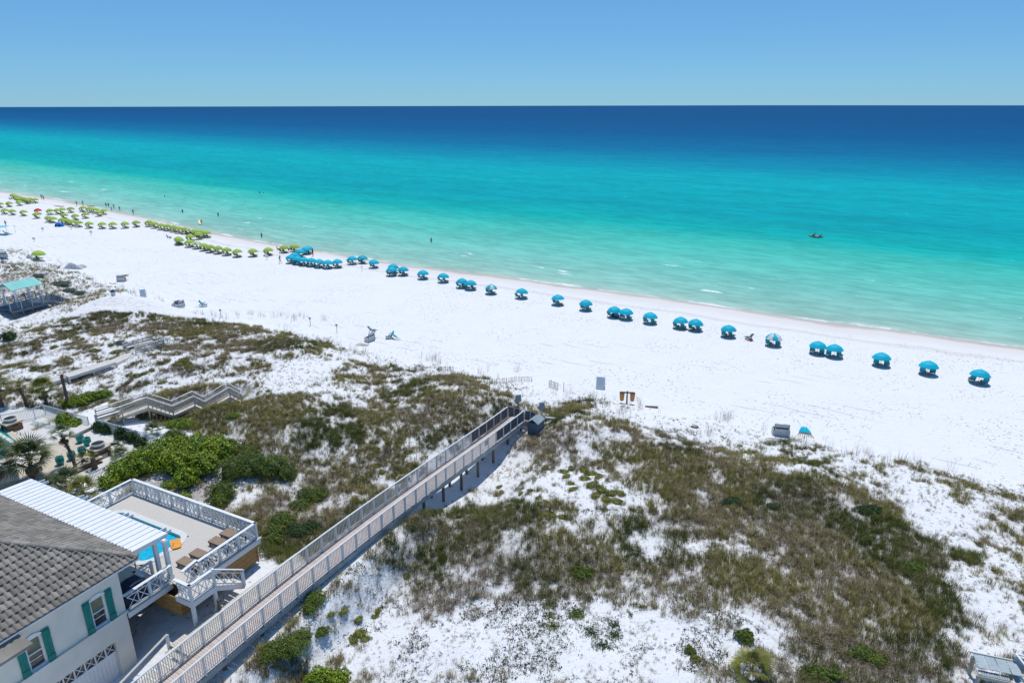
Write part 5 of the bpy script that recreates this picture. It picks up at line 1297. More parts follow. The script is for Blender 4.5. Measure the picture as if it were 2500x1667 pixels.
for yy in (-.2, 2.4):
    for zz in (.25, .5, .75): MB(XF).box((Lp / 2, yy, zz), (Lp, .04, .14)).build('rail_board', M['whitewood'], pf)
    MB(XF).box((Lp / 2, yy, .97), (Lp + .1, .16, .05)).build('cap_rail', M['whitewood'], pf)
    for k in range(4): MB(XF).box((Lp * k / 3, yy, .2), (.11, .11, 1.6)).build('post', M['whitewood'], pf)
MB(XF).box((Lp / 2, 2.05, .42), (Lp * .9, .45, .05)).build('bench_seat', M['whitewood'], pf)
for k in range(6): MB(XF).box((Lp + .15 + k * .28, 1.1, -.15 * (k + 1)), (.27, 1.5, .04)).build('stair_tread', M['whitewood'], pf)
for yy in (.3, 1.9):
    MB(XF).bar((Lp, yy, .97), (Lp + 1.9, yy, .1), .12, .05).build('stair_rail', M['silverwood'], pf)
    pk = MB(XF)
    for k in range(9): pk.box((Lp + .1 + k * .2, yy, .45 - .092 * k), (.035, .035, .85))
    tag(pk.build('balusters', M['silverwood'], pf), kind='stuff')

# teal roofed pavilion
gz_ = empty('dune_pavilion', G(60, 790), 'dune pavilion with a teal metal gable roof and dark railed deck', 'pavilion')
r0, r1 = A(5, 692, 6.7), A(82, 676, 6.7); e0, e1 = A(27, 713, 5.9), A(102, 697, 5.9)
dr = (r1 - r0).xy.normalized(); ang = math.atan2(dr.y, dr.x); Lr = (r1 - r0).xy.length
XF = Matrix.Translation((r0.x, r0.y, 0)) @ Matrix.Rotation(ang, 4, 'Z')
hw = 1.9
npan = 8
for sg in (-1, 1):
    for k in range(npan):
        a0, a1 = Lr * k / npan, Lr * (k + 1) / npan - .02
        MB(XF).poly([(a0, 0, 6.7), (a1, 0, 6.7), (a1, sg * hw, 5.9), (a0, sg * hw, 5.9), (a0, 0, 6.64), (a1, 0, 6.64), (a1, sg * hw, 5.84), (a0, sg * hw, 5.84)],
                    [(0, 1, 2, 3), (7, 6, 5, 4), (0, 4, 5, 1), (1, 5, 6, 2), (2, 6, 7, 3), (3, 7, 4, 0)]).build('roof_panel', M['tealroof'], gz_)
ZG = 3.2
for xx in (.5, Lr - .4):
    for yy in (-1.45, 1.45): MB(XF).box((xx, yy, (ZG + 5.95) / 2), (.2, .2, 5.95 - ZG)).build('column', M['white'], gz_)
    MB(XF).box((xx, 0, 5.9), (.12, 3.2, .18)).build('beam', M['white'], gz_)
for yy in (-1.45, 1.45): MB(XF).box((Lr / 2, yy, 5.9), (Lr, .12, .18)).build('beam', M['white'], gz_)
for k in range(int((Lr + 1.6) / .15)): MB(XF).box((-.8 + k * .15, 0, ZG), (.138, 4.2, .05)).build('plank', M['bluewood'], gz_)
MB(XF).box((Lr / 2, -2.1, ZG - .2), (Lr + 1.6, .07, .35)).build('fascia', M['bluewood'], gz_)
for k in range(5):
    for yy in (-1.9, 1.9):
        q = XF @ Vector((-.6 + k * (Lr + 1.2) / 4, yy, 0)); g = gz(q.x, q.y) - .2; MB().box((q.x, q.y, (ZG + g) / 2), (.18, .18, ZG - g), ang).build('piling', M['piling'], gz_)
def dark_rail(a, b, zf, zf2=None, n_=3):
    a = Vector((*a, zf)); b = Vector((*b, zf if zf2 is None else zf2)); pk = MB(XF)
    for k in range(n_ + 1): q = a.lerp(b, k / n_); MB(XF).box((q.x, q.y, q.z + .5), (.11, .11, 1.1)).build('rail_post', M['silverwood'], gz_)
    for zz in (.98, .15): MB(XF).bar(a + Vector((0, 0, zz)), b + Vector((0, 0, zz)), .08, .06).build('rail', M['bluewood'], gz_)
    m_ = int((b - a).length / .16)
    for k in range(m_): q = a.lerp(b, (k + .5) / m_); pk.box((q.x, q.y, q.z + .56), (.07, .04, .8))
    tag(pk.build('balusters', M['bluewood'], gz_), kind='stuff')
dark_rail((-.8, -2.05), (Lr + .8, -2.05), ZG, None, 4); dark_rail((-.8, 2.05), (Lr + .8, 2.05), ZG, None, 4)
for k in range(7): MB(XF).box((Lr + 1.0 + k * .3, -1.3, ZG - .17 * (k + 1)), (.3, 1.4, .05)).build('stair_tread', M['bluewood'], gz_)
dark_rail((Lr + .8, -2.05), (Lr + 3.0, -2.05), ZG, ZG - 1.25, 2); dark_rail((Lr + .8, -.6), (Lr + 3.0, -.6), ZG, ZG - 1.25, 2)

# roofed end of another walkway at the left edge
p = A(2, 925, 4.6); e = empty('white_roof_edge', (p.x, p.y, gz(p.x, p.y)), 'white flat roof edge of a walkway shelter behind the palms', 'shelter')
MB(Matrix.Translation((p.x - 1.2, p.y, 0)) @ Matrix.Rotation(R(58), 4, 'Z')).box((0, 0, 4.6), (2.2, 2.6, .16)).build('roof_slab', M['whitewood'], e)
MB(Matrix.Translation((p.x - 1.2, p.y, 0)) @ Matrix.Rotation(R(58), 4, 'Z')).box((0, -1.3, 4.48), (2.26, .06, .3)).build('fascia', M['white'], e)
for sx, sy in ((-.9, -1.1), (.9, -1.1), (-.9, 1.1), (.9, 1.1)): MB(Matrix.Translation((p.x - 1.2, p.y, 0)) @ Matrix.Rotation(R(58), 4, 'Z')).box((sx, sy, 3.6), (.12, .12, 2.0)).build('post', M['whitewood'], e)

# grey deck corner at the right edge
p = A(2440, 1640, 4.4); e = empty('grey_dune_deck', (p.x, p.y, gz(p.x, p.y)), 'silver grey dune deck corner with bench and white handrail', 'deck')
ang = R(-18); XF = Matrix.Translation((p.x, p.y, 0)) @ Matrix.Rotation(ang, 4, 'Z')
for k in range(4): MB(XF).box((-.62 + k * .47, .55, 4.36), (.43, .95, .03)).build('glass_panel' if False else 'back_panel', M['silverwood'], e)
MB(XF).box((.0, 1.04, 4.40), (1.95, .06, .08)).build('back_rail', M['whitewood'], e)
for k in range(13): MB(XF).box((-.85 + k * .105, -.02, 4.15), (.085, .34, .05)).build('bench_slat', M['silverwood'], e)
MB(XF).box((-.2, -.2, 4.05), (1.5, .06, .16)).build('bench_apron', M['greywood'], e)
for k in range(9): MB(XF).box((1.3, -.9 + k * .19, 4.0), (1.1, .17, .04)).build('plank', M['silverwood'], e)
MB(XF).bar((.95, 1.15, 4.75), (1.35, -1.2, 4.9), .09, .06).build('handrail', M['white'], e)
MB(XF).bar((.95, 1.15, 4.75), (3.2, .95, 4.75), .09, .06).build('handrail', M['white'], e)
for k in range(3): MB(XF).box((1.2 + k * .8, 1.0, 4.3), (.7, .03, .75)).build('rail_panel', M['silverwood'], e)
for sx, sy in ((-.8, -.1), (.9, -.2), (.95, 1.1), (2.4, 1.0), (-.8, .95)):
    q = XF @ Vector((sx, sy, 0)); g = gz(q.x, q.y) - .2; MB().box((q.x, q.y, (4.4 + g) / 2 - .1), (.14, .14, 4.2 - g), ang).build('post', M['greywood'], e)
MB(XF).bar((.55, -.1, 4.1), (1.0, -1.4, 4.1), .16, .12).build('edge_beam', M['greywood'], e)

# ------------------------------------------------------------------ sand fences
slat_me = MB().box((0, 0, .45), (.038, .014, 1.0)).mesh('slat', M['slat'])
def sand_fence(a, b, n_, label, bow=.4, sink=0.0):
    a = G(*a); b = G(*b); e = empty('sand_fence', a, label, 'fence'); d = b - a; wr = MB(); prev = None
    for k in range(n_):
        t_ = k / (n_ - 1); q = a.lerp(b, t_) + Vector((0, 1, 0)) * bow * math.sin(t_ * 3.1); z = gz(q.x, q.y) - sink + random.gauss(0, .03)
        place('slat', slat_me, Matrix.Translation((q.x, q.y, z)) @ Matrix.Rotation(math.atan2(d.y, d.x), 4, 'Z') @ Matrix.Rotation(random.gauss(0, .08), 4, 'Y'), e)
        cur = Vector((q.x, q.y, z + .5))
        if prev is not None: wr.bar(prev, cur, .012, .012); wr.bar(prev + Vector((0, 0, .35)), cur + Vector((0, 0, .35)), .012, .012)
        prev = cur
    wr.build('wire', M['wire'], e)
sand_fence((1190, 938), (1300, 932), 34, 'bowed slat sand fence on the crest left of the path gap', .5, .3)
sand_fence((1340, 945), (1362, 952), 12, 'short leaning slat sand fence beside the path gap', .1, .1)
sand_fence((1008, 915), (1032, 903), 14, 'slat sand fence standing among crest grass', .1, .1)
sand_fence((1068, 908), (1108, 906), 16, 'low slat sand fence half buried near the crest', .2, .35)
sand_fence((386, 805), (480, 790), 34, 'long dark slat sand fence on the far dune', .3, .1)
sand_fence((930, 1130), (955, 1108), 10, 'broken slat fence remnant in the hollow left of the boardwalk', .1, .1)
#@@PART5
# ------------------------------------------------------------------ beach umbrellas and chairs
SEA_A = R(57)
def canopy_mesh(m1, m2=None, r=1.05, z0=1.04, z1=1.66):
    mb = MB(); nseg = 8; sub = 3; rings = [(.10, z1), (.40, z1 - .09), (.74, z1 - .29), (1.0, z0)]
    n_ = nseg * sub; vs = []; 
    for f, z in rings:
        for k in range(n_):
            a = 2 * math.pi * k / n_; ph = (k % sub) / sub; sc_ = 1 - (.035 * f * math.sin(math.pi * ph)); vs.append((r * f * sc_ * math.cos(a), r * f * sc_ * math.sin(a), z - (.0 if ph == 0 else -.015 * f)))
    for k in range(n_): a = 2 * math.pi * k / n_; vs.append((r * 1.005 * math.cos(a), r * 1.005 * math.sin(a), z0 - .09))
    for i in range(4):
        for k in range(n_):
            mb.cur = 0 if (m2 is None or (k // sub) % 2 == 0) else 1
            o_ = i * n_; mb_f = (o_ + k, o_ + n_ + k, o_ + n_ + (k + 1) % n_, o_ + (k + 1) % n_)
            mb.f.append(mb_f); mb.m.append(mb.cur)
    mb.v = [Vector(v) for v in vs]
    return mb.mesh('canopy', [m1] if m2 is None else [m1, m2])
def vent_mesh(m1):
    return MB().lathe([(.15, 1.63), (.10, 1.70), (.02, 1.72)], n=8).mesh('vent_cap', m1)
pole_me = MB().tube([(0, 0, -.3), (0, 0, 1.6)], .024, 6).mesh('pole', M['pole'])
rib_mb = MB()
for k in range(8):
    a = k * math.pi / 4; rib_mb.bar((.05 * math.cos(a), .05 * math.sin(a), 1.22), (.7 * math.cos(a), .7 * math.sin(a), 1.33), .014, .014)
rib_me = rib_mb.mesh('ribs', M['pole'])
CAN = {'blue': canopy_mesh(M['blue_canvas']), 'green': canopy_mesh(M['green_canvas']), 'red': canopy_mesh(M['red_canvas']), 'stripe': canopy_mesh(M['blue_canvas'], M['white_canvas']), 'gstripe': canopy_mesh(M['green_canvas'], M['white_canvas'])}
VEN = {'blue': vent_mesh(M['blue_canvas']), 'green': vent_mesh(M['green_canvas']), 'red': vent_mesh(M['red_canvas'])}; VEN['stripe'] = VEN['blue']; VEN['gstripe'] = VEN['green']
def umbrella(p, kind, label, group=None, tilt=.06, sc_=1.0):
    az = SEA_A + random.gauss(0, .5); e = bpy.data.objects.new('beach_umbrella', None); COL.objects.link(e); e.empty_display_size = .3
    e.matrix_local = Matrix.Translation(p) @ Matrix.Rotation(az, 4, 'Z') @ Matrix.Rotation(abs(random.gauss(tilt, .04)), 4, 'Y') @ Matrix.Rotation(random.random() * .78, 4, 'Z') @ Matrix.Scale(sc_, 4)
    tag(e, label, 'umbrella', group)
    for nm, me in (('canopy', CAN[kind]), ('vent_cap', VEN[kind]), ('pole', pole_me), ('ribs', rib_me)):
        o = bpy.data.objects.new(nm, me); COL.objects.link(o); o.parent = e
    return e
def chair_meshes(m):
    fr = MB()
    for y in (-.29, .29):
        fr.bar((.58, y, .30), (-.30, y, .22), .035, .045); fr.bar((.42, y, .0), (-.10, y, .56), .035, .04); fr.bar((-.42, y, .0), (.10, y, .50), .035, .04)
        fr.bar((.15, y, .54), (-.36, y, .58), .06, .025); fr.bar((-.12, y, .25), (-.56, y, .93), .035, .04)
    for x_, z_ in ((.56, .30), (-.55, .92), (-.42, .02), (.42, .02)): fr.bar((x_, -.29, z_), (x_, .29, z_), .035, .035)
    sl = MB()
    prof = [(.56, .33), (.25, .27), (-.05, .26), (-.17, .33), (-.36, .63), (-.56, .95)]
    vs = [(x_, -.265, z_) for x_, z_ in prof] + [(x_, .265, z_) for x_, z_ in prof]; n_ = len(prof)
    vs += [(x_ + .01, -.265, z_ - .025) for x_, z_ in prof] + [(x_ + .01, .265, z_ - .025) for x_, z_ in prof]
    fs = [(i, i + 1, n_ + i + 1, n_ + i) for i in range(n_ - 1)] + [(3*n_ + i, 3*n_ + i + 1, 2*n_ + i + 1, 2*n_ + i) for i in range(n_ - 1)] + [(i + 1, i, 2*n_ + i, 2*n_ + i + 1) for i in range(n_ - 1)] + [(n_ + i, n_ + i + 1, 3*n_ + i + 1, 3*n_ + i) for i in range(n_ - 1)]
    sl.poly(vs, fs); sl.box((-.50, 0, .90), (.10, .44, .16))
    return fr.mesh('frame', M['chairwood']), sl.mesh('sling', m)
CH = {'blue': chair_meshes(M['chair_blue']), 'green': chair_meshes(M['chair_green'])}
def chair(p, kind, az, label, group=None, extra=None):
    e = bpy.data.objects.new('beach_chair', None); COL.objects.link(e); e.empty_display_size = .3
    e.matrix_local = (Matrix.Translation(p) @ Matrix.Rotation(az, 4, 'Z')) if extra is None else Matrix.Translation(p) @ extra
    tag(e, label, 'chair', group)
    for nm, me in zip(('frame', 'sling'), CH[kind]):
        o = bpy.data.objects.new(nm, me); COL.objects.link(o); o.parent = e
    return e
tab = MB(); tab.box((0, 0, .36), (.42, .42, .03)); tab.bar((-.18, -.15, 0), (.18, -.15, .35), .035, .03); tab.bar((.18, -.15, 0), (-.18, -.15, .35), .035, .03); tab.bar((-.18, .15, 0), (.18, .15, .35), .035, .03); tab.bar((.18, .15, 0), (-.18, .15, .35), .035, .03)
tab_me = tab.mesh('folding_table', M['chairwood'])
SH = Vector((math.cos(SEA_A - math.pi / 2), math.sin(SEA_A - math.pi / 2), 0)); SN = Vector((math.cos(SEA_A), math.sin(SEA_A), 0))
def setup(px, py, kind, where, n_ch=2, table=False, lab=None, tilt=.06):
    p = G(px, py); p = p - SN * .15
    col_ = 'green' if kind in ('green', 'gstripe', 'red') else 'blue'; cn = {'blue': 'turquoise', 'green': 'lime green'}[col_]
    if lab: umbrella(p, kind, lab[0], None, tilt)
    else: umbrella(p, kind, '%s beach umbrella %s' % (cn, where), '%s umbrellas %s' % (cn, where), tilt)
    for k in range(n_ch):
        sgn = (-1, 1)[k]; q = p + SH * (sgn * .55 + random.gauss(0, .05)) + SN * (random.gauss(-.05, .12)); q.z = gz(q.x, q.y)
        if lab: chair(q, col_, SEA_A + random.gauss(0, .10), '%s sling chair %s' % (cn, lab[1]), '%s chairs %s' % (cn, lab[1]))
        else: chair(q, col_, SEA_A + random.gauss(0, .10), '%s sling chair under %s umbrella %s' % (cn, cn, where), '%s chairs %s' % (cn, where))
    if table:
        q = p + SN * .05; q.z = gz(q.x, q.y); o = bpy.data.objects.new('folding_table', tab_me); COL.objects.link(o); o.matrix_local = Matrix.Translation(q - SN * .45) @ Matrix.Rotation(SEA_A, 4, 'Z')
        tag(o, 'small wooden folding table between two turquoise chairs', 'table', 'folding tables between turquoise chairs')
for px, py in ((2036,871),(2150,892),(2264,913),(2388,935),(1995,863),(1662,801),(1697,806),(1778,822),(1274,728),(1363,744),(1431,757),(1529,779),(1587,789)):
    setup(px, py, 'blue', 'in the spaced row along the beach', table=px > 1600)
setup(1887, 843, 'stripe', '', table=True, lab=('turquoise and white umbrella beside a lone chair on the sand', 'under the striped umbrella beside the lone chair'))
setup(1199.5, 717, 'stripe', '', lab=('turquoise and white umbrella with no lone chair beside it', 'under the striped umbrella among plain ones'))
setup(1500, 774, 'blue', '', lab=('turquoise umbrella with black bags heaped beneath it', 'beside the heap of black bags'))
for px, py in ((914,654),(958,673),(961,665),(986,672),(1034,681),(1083,689),(1129,702),(1150,707)): setup(px, py, 'blue', 'loosely spaced beyond the crowded cluster')
for px, py in ((826,653),(862,645),(886,643),(749,621),(754,619),(735,627),(721,636),(712,642),(729,645),(744,648),(762,650),(781,653),(802,655)): setup(px, py, 'blue', 'in the crowded cluster next to the green ones')
for px, py in ((657,623),(620,626),(582,627),(556,623),(535,619),(516,616),(500,612)): setup(px, py, 'green', 'in the near end of the green row')
for px, py in ((465,603),(441,598),(438,595),(466,589),(487,584),(507,580),(495,578),(480,576),(454,571),(438,569),(427,566),(366,553),(380,557),(396,561),(411,563)): setup(px, py, 'green', 'in the long curved green row')
setup(483, 607, 'gstripe', '', lab=('lime umbrella with white panels in the curved green row', 'under the lime and white umbrella nearest the turquoise cluster'))
setup(468, 573, 'gstripe', '', lab=('lime umbrella with white panels on the sea side of the green row', 'under the lime and white umbrella on the sea side'))
for px, py in ((696,617),(720,614)): setup(px, py, 'green', 'touching the turquoise cluster by the water')
for px, py in ((335,554),(307,557),(278,558),(252,558),(220,557),(195,554),(179,552),(168,549),(155,547),(132,544),(121,542),(159,535),(186,537),(211,533)): setup(px, py, 'green', 'in the green rows by the blue tent')
for px, py in ((243,528),(205,517),(221,519),(234,521),(255,524),(175,519),(154,521),(143,523),(125,524)): setup(px, py, 'green', 'in the green group by the walkers')
for px, py in ((92,533),(60,527),(32,525),(14,523),(25,505),(3,507),(50,502)): setup(px, py, 'green', 'scattered round the red umbrella')
setup(95, 523, 'red', '', lab=('red beach umbrella among lime green ones', 'under the red umbrella'))
for px, py in ((34,485),(43,488),(54,492),(46,494),(64,494),(75,495),(70,498),(88,496)): setup(px, py, 'green', 'in the far packed green cluster')
e_p = G(96, 636); umbrella(e_p, 'green', 'lone lime green umbrella at the foot of the dunes', None, .04, 1.2)
chair(G(97, 634), 'green', SEA_A, 'olive sling chair under the lone umbrella by the dunes')
chair(G(1828, 829), 'blue', R(120), 'lone turquoise chair with orange towel in the umbrella row')
q = G(1830, 831); o = MB().box((q.x, q.y, q.z + .10), (.75, .35, .16), .2).poly([(q.x - .35, q.y - .2, q.z + .18), (q.x + .35, q.y - .25, q.z + .2), (q.x + .3, q.y + .1, q.z + .28), (q.x - .3, q.y + .12, q.z + .26)], [(0, 1, 2, 3)]).build('beach_towel', M['coral']); tag(o, 'orange red towel bundle at the lone turquoise chair', 'towel')
q = G(1502, 774); o = MB()
for k in range(5): o.lathe([(.05, 0), (.28, .08), (.32, .3), (.2, .55), (.03, .62)], (q.x + .25 * math.cos(k * 2.2), q.y + .2 * math.sin(k * 2.2), q.z), 8)
tag(o.build('bag_heap', M['boxdark']), 'heap of black bags under a turquoise umbrella', 'bags')

# ------------------------------------------------------------------ people
SKEL = {
 'stand': dict(pel=(0,0,.95), ch=(0,.01,1.38), nk=(0,.01,1.50), hd=(0,.03,1.62), tp=(0,.02,1.73), sl=(-.18,0,1.42), sr=(.18,0,1.42), el=(-.25,.0,1.14), er=(.25,.0,1.14), hl=(-.24,.10,.90), hr=(.24,.10,.90), pl=(-.09,0,.90), prr=(.09,0,.90), kl=(-.10,.03,.50), kr=(.10,.03,.50), al=(-.11,0,.08), ar=(.11,0,.08), tl=(-.12,.15,.03), tr=(.12,.15,.03)),
 'walk': dict(pel=(0,0,.93), ch=(0,.04,1.36), nk=(0,.06,1.48), hd=(0,.09,1.60), tp=(0,.09,1.71), sl=(-.18,.04,1.40), sr=(.18,.04,1.40), el=(-.24,.18,1.16), er=(.24,-.12,1.15), hl=(-.22,.36,1.02), hr=(.23,-.22,.92), pl=(-.09,0,.88), prr=(.09,0,.88), kl=(-.10,-.06,.47), kr=(.10,.22,.52), al=(-.11,-.32,.12), ar=(.11,.26,.08), tl=(-.12,-.22,.03), tr=(.12,.40,.03)),
 'sit': dict(pel=(0,0,.16), ch=(0,-.12,.58), nk=(0,-.12,.70), hd=(0,-.08,.82), tp=(0,-.08,.93), sl=(-.18,-.12,.62), sr=(.18,-.12,.62), el=(-.25,-.02,.36), er=(.25,-.02,.36), hl=(-.20,.22,.34), hr=(.20,.22,.34), pl=(-.09,.03,.14), prr=(.09,.03,.14), kl=(-.12,.42,.42), kr=(.12,.42,.42), al=(-.12,.62,.08), ar=(.12,.62,.08), tl=(-.12,.76,.05), tr=(.12,.76,.05)),
 'lie': dict(pel=(0,0,.12), ch=(0,-.44,.15), nk=(0,-.56,.16), hd=(0,-.68,.20), tp=(0,-.79,.22), sl=(-.18,-.46,.13), sr=(.18,-.46,.13), el=(-.30,-.30,.08), er=(.30,-.30,.08), hl=(-.28,-.02,.06), hr=(.28,-.02,.06), pl=(-.09,.05,.11), prr=(.09,.05,.11), kl=(-.11,.44,.20), kr=(.11,.46,.09), al=(-.12,.84,.07), ar=(.12,.86,.07), tl=(-.12,.92,.14), tr=(.12,.94,.14))}
EDG = [('pel','ch'),('ch','nk'),('nk','hd'),('hd','tp'),('ch','sl'),('sl','el'),('el','hl'),('ch','sr'),('sr','er'),('er','hr'),('pel','pl'),('pl','kl'),('kl','al'),('al','tl'),('pel','prr'),('prr','kr'),('kr','ar'),('ar','tr')]
RAD = dict(pel=.135, ch=.135, nk=.06, hd=.10, tp=.07, sl=.065, sr=.065, el=.042, er=.042, hl=.038, hr=.038, pl=.085, prr=.085, kl=.058, kr=.058, al=.040, ar=.040, tl=.035, tr=.035)
def body_mesh(pose):
    sk = SKEL[pose]; keys = list(sk); me = bpy.data.meshes.new('skel'); me.from_pydata([sk[k] for k in keys], [(keys.index(a), keys.index(b)) for a, b in EDG], [])
    o = bpy.data.objects.new('skel', me); COL.objects.link(o); md = o.modifiers.new('skin', 'SKIN'); md.use_smooth_shade = True
    for k, v in zip(keys, me.skin_vertices[0].data): v.radius = (RAD[k], RAD[k] * .8)
    me.skin_vertices[0].data[keys.index('pel')].use_root = True
    s2 = o.modifiers.new('sub', 'SUBSURF'); s2.levels = 1; s2.render_levels = 1
    dg = bpy.context.evaluated_depsgraph_get(); out = bpy.data.meshes.new_from_object(o.evaluated_get(dg)); bpy.data.objects.remove(o)
    seg = []
    for p in out.polygons:
        c = p.center; best = None
        for a, b in EDG:
            A_, B_ = Vector(sk[a]), Vector(sk[b]); d = B_ - A_; t_ = max(0, min(1, (c - A_).dot(d) / max(d.length_squared, 1e-6))); q = (c - (A_ + d * t_)).length - (RAD[a] * (1 - t_) + RAD[b] * t_)
            if best is None or q < best[0]: best = (q, a, b, t_)
        _, a, b, t_ = best
        if (a, b) == ('hd', 'tp') or ((a, b) == ('nk', 'hd') and t_ > .6 and (c - Vector(sk['hd'])).y < -.01): seg.append(0)
        elif (a, b) in (('pel','pl'),('pel','prr')) or (a in ('pl','prr') and t_ < .62) or ((a, b) == ('pel','ch') and t_ < .12): seg.append(3)
        elif (a, b) in (('pel','ch'),('ch','sl'),('ch','sr')) or ((a, b) == ('ch','nk') and t_ < .4) or (a in ('sl','sr') and t_ < .45): seg.append(2)
        else: seg.append(1)
    return out, seg
BODY = {k: body_mesh(k) for k in SKEL}
BC = {}
def person(p, pose, az, topm, botm, label, sc_=1.0, group=None):
    key = (pose, topm, botm)
    if key not in BC:
        me, seg = BODY[pose]; me = me.copy(); me.materials.clear()
        for m in (M['hair'], M['skin'], M[topm], M[botm]): me.materials.append(m)
        me.polygons.foreach_set('material_index', seg); me.polygons.foreach_set('use_smooth', [True] * len(seg)); BC[key] = me
    o = bpy.data.objects.new('person', BC[key]); COL.objects.link(o); o.location = p; o.rotation_euler = (0, 0, az - math.pi / 2); o.scale = (sc_,) * 3
    tag(o, label, 'person', group); return o
W_ = -0.6
def wader(px, py, depth, az, topm, botm, label, sc_=1.0):
    p = A(px, py, W_); p.z = W_ - depth; return person(p, 'stand', az, topm, botm, label, sc_)
person(G(684, 643), 'walk', R(0), 'cloth_blue', 'cloth_dark', 'person in a blue hooded top walking beside the turquoise cluster')
person(G(678, 611), 'sit', R(20), 'skin', 'cloth_red', 'person sitting on sand beside the lime umbrella near the water')
person(G(764, 626), 'stand', R(60), 'cloth_red', 'cloth_dark', 'person in red standing behind the turquoise cluster')
person(G(326, 525), 'stand', R(-80), 'cloth_red', 'cloth_blue', 'person in red top and blue shorts alone at the swash')
person(G(293, 516), 'walk', R(200), 'cloth_blue', 'cloth_blue', 'person all in blue walking along the swash')
person(G(279, 512), 'walk', R(160), 'skin', 'cloth_dark', 'tall bare chested person walking with a group of four')
person(G(273, 516), 'walk', R(170), 'cloth_grey', 'cloth_dark', 'small person in grey walking in front of the group', .85)
person(G(266, 508), 'stand', R(170), 'cloth_blue', 'cloth_dark', 'slim person in dark blue in the walking group')
person(G(260, 508), 'stand', R(100), 'cloth_dark', 'cloth_dark', 'person in black swimwear in the walking group')
person(G(203, 503), 'walk', R(-40), 'skin', 'cloth_dark', 'bare chested person leaning by the green board')
person(G(188, 504), 'walk', R(150), 'skin', 'cloth_red', 'person in red shorts striding near the reclining sunbathers')
person(G(102, 487), 'stand', R(100), 'cloth_blue', 'cloth_dark', 'person in navy standing at the far swash')
person(G(107, 489), 'stand', R(80), 'cloth_red', 'cloth_dark', 'person in dark red standing next to one in navy')
person(G(15, 554), 'stand', R(90), 'skin', 'cloth_teal', 'bare chested person in teal shorts behind the blue canopy')
for k, (px, py) in enumerate(((139, 504), (150, 505))): person(G(px, py), 'lie', R(30 + 200 * k), 'skin', ('cloth_grey', 'cloth_red')[k], ('sunbather in grey lying on the open sand', 'sunbather in red lying on the open sand')[k])
person(G(409, 581), 'sit', R(10), 'cloth_grey', 'cloth_dark', 'person in grey sitting on sand left of the green row')
person(G(416, 581), 'lie', R(100), 'skin', 'cloth_dark', 'person lying on sand beside the seated one in grey')
person(G(24, 488), 'sit', R(60), 'cloth_blue', 'cloth_dark', 'person in blue sitting by the far packed umbrellas')
for k, (px, py, t_, b_) in enumerate(((745, 641, 'skin', 'cloth_dark'), (782, 649, 'skin', 'cloth_blue'), (884, 640, 'cloth_dark', 'cloth_dark'), (705, 614, 'cloth_blue', 'cloth_blue'))):
    person(G(px, py) + Vector((0, 0, .12)), 'sit', SEA_A, t_, b_, ('person lounging in shade near the left of the turquoise cluster', 'person in blue shorts lounging in the turquoise cluster', 'person in black lounging under paired turquoise umbrellas', 'person in blue lounging under lime umbrellas by the water')[k])
wader(446, 520, .55, R(-60), 'cloth_dark', 'cloth_dark', 'wader in dark swimwear bending in the shallows off the long green row')
wader(533, 528, .55, R(-120), 'cloth_dark', 'cloth_dark', 'wader in dark swimwear beyond the yellow board')
wader(639, 580, .50, R(60), 'cloth_red', 'cloth_dark', 'wader in dark red facing the open water')
wader(1053, 592, .55, R(100), 'cloth_red', 'cloth_dark', 'wader alone in clear green water off the turquoise row')
wader(634, 472, 1.0, R(100), 'skin', 'cloth_dark', 'swimmer chest deep in the turquoise band')
wader(643, 472, 1.25, R(100), 'skin', 'cloth_dark', 'swimmer up to the neck beside another in deep water')
wader(402, 480, 1.15, R(80), 'skin', 'cloth_dark', 'swimmer showing only head and shoulders off the walkers')
p = A(492, 549, W_); p.z = gz(p.x, p.y); p.z = max(p.z, W_ - .2)
person(p, 'walk', R(20), 'cloth_dark', 'cloth_dark', 'person in dark wetsuit carrying a yellow board at the swash')

# ------------------------------------------------------------------ things on the beach and on the water
def hull(mb, L_, w, h, c, az, n_=10, tilt=0.0):
    xf = Matrix.Translation(c) @ Matrix.Rotation(az, 4, 'Z') @ Matrix.Rotation(tilt, 4, 'Y'); vs = []; m_ = 6
    for i in range(n_ + 1):
        t_ = -1 + 2 * i / n_; b = w / 2 * max(.02, (1 - abs(t_) ** 2.4)); x_ = t_ * L_ / 2; z1 = h * (.75 + .25 * t_ * t_)
        for a in range(m_): ph = math.pi * a / (m_ - 1); vs.append(xf @ Vector((x_, -b * math.cos(ph), z1 - (h * .9) * math.sin(ph))))
    fs = [(i * m_ + a, i * m_ + a + 1, (i + 1) * m_ + a + 1, (i + 1) * m_ + a) for i in range(n_) for a in range(m_ - 1)] + [(i * m_ + m_ - 1, i * m_, (i + 1) * m_, (i + 1) * m_ + m_ - 1) for i in range(n_)]
    mb.poly(vs, fs); return mb
p = p + Vector((-.35, -.1, .9)); o = MB(); hull(o, 2.0, .6, .14, p, R(-50), tilt=.6); tag(o.build('paddle_board', M['yellow']), 'yellow board held by a person at the swash', 'board')
c = A(1992, 580, W_); e = empty('kayak', Vector((c.x, c.y, W_)), 'coral pink kayak floating far out in turquoise water', 'kayak')
o = MB(); hull(o, 3.4, .78, .34, Vector((c.x, c.y, W_ + .12)), R(-35)); o.build('hull', M['coral'], e)
kx = Matrix.Translation((c.x, c.y, W_ + .3)) @ Matrix.Rotation(R(-35), 4, 'Z')
MB(kx).box((-.6, 0, .1), (.4, .5, .25)).build('seat_back', M['boxdark'], e); MB(kx).box((.9, 0, .1), (.4, .45, .25)).build('seat_back', M['boxdark'], e)
o = MB(kx); o.tube([(-.2, -1.0, .75), (-.2, 1.0, .35)], .02, 5); tag(o.build('paddle', M['boxdark']), 'dark paddle held across the coral kayak', 'paddle')
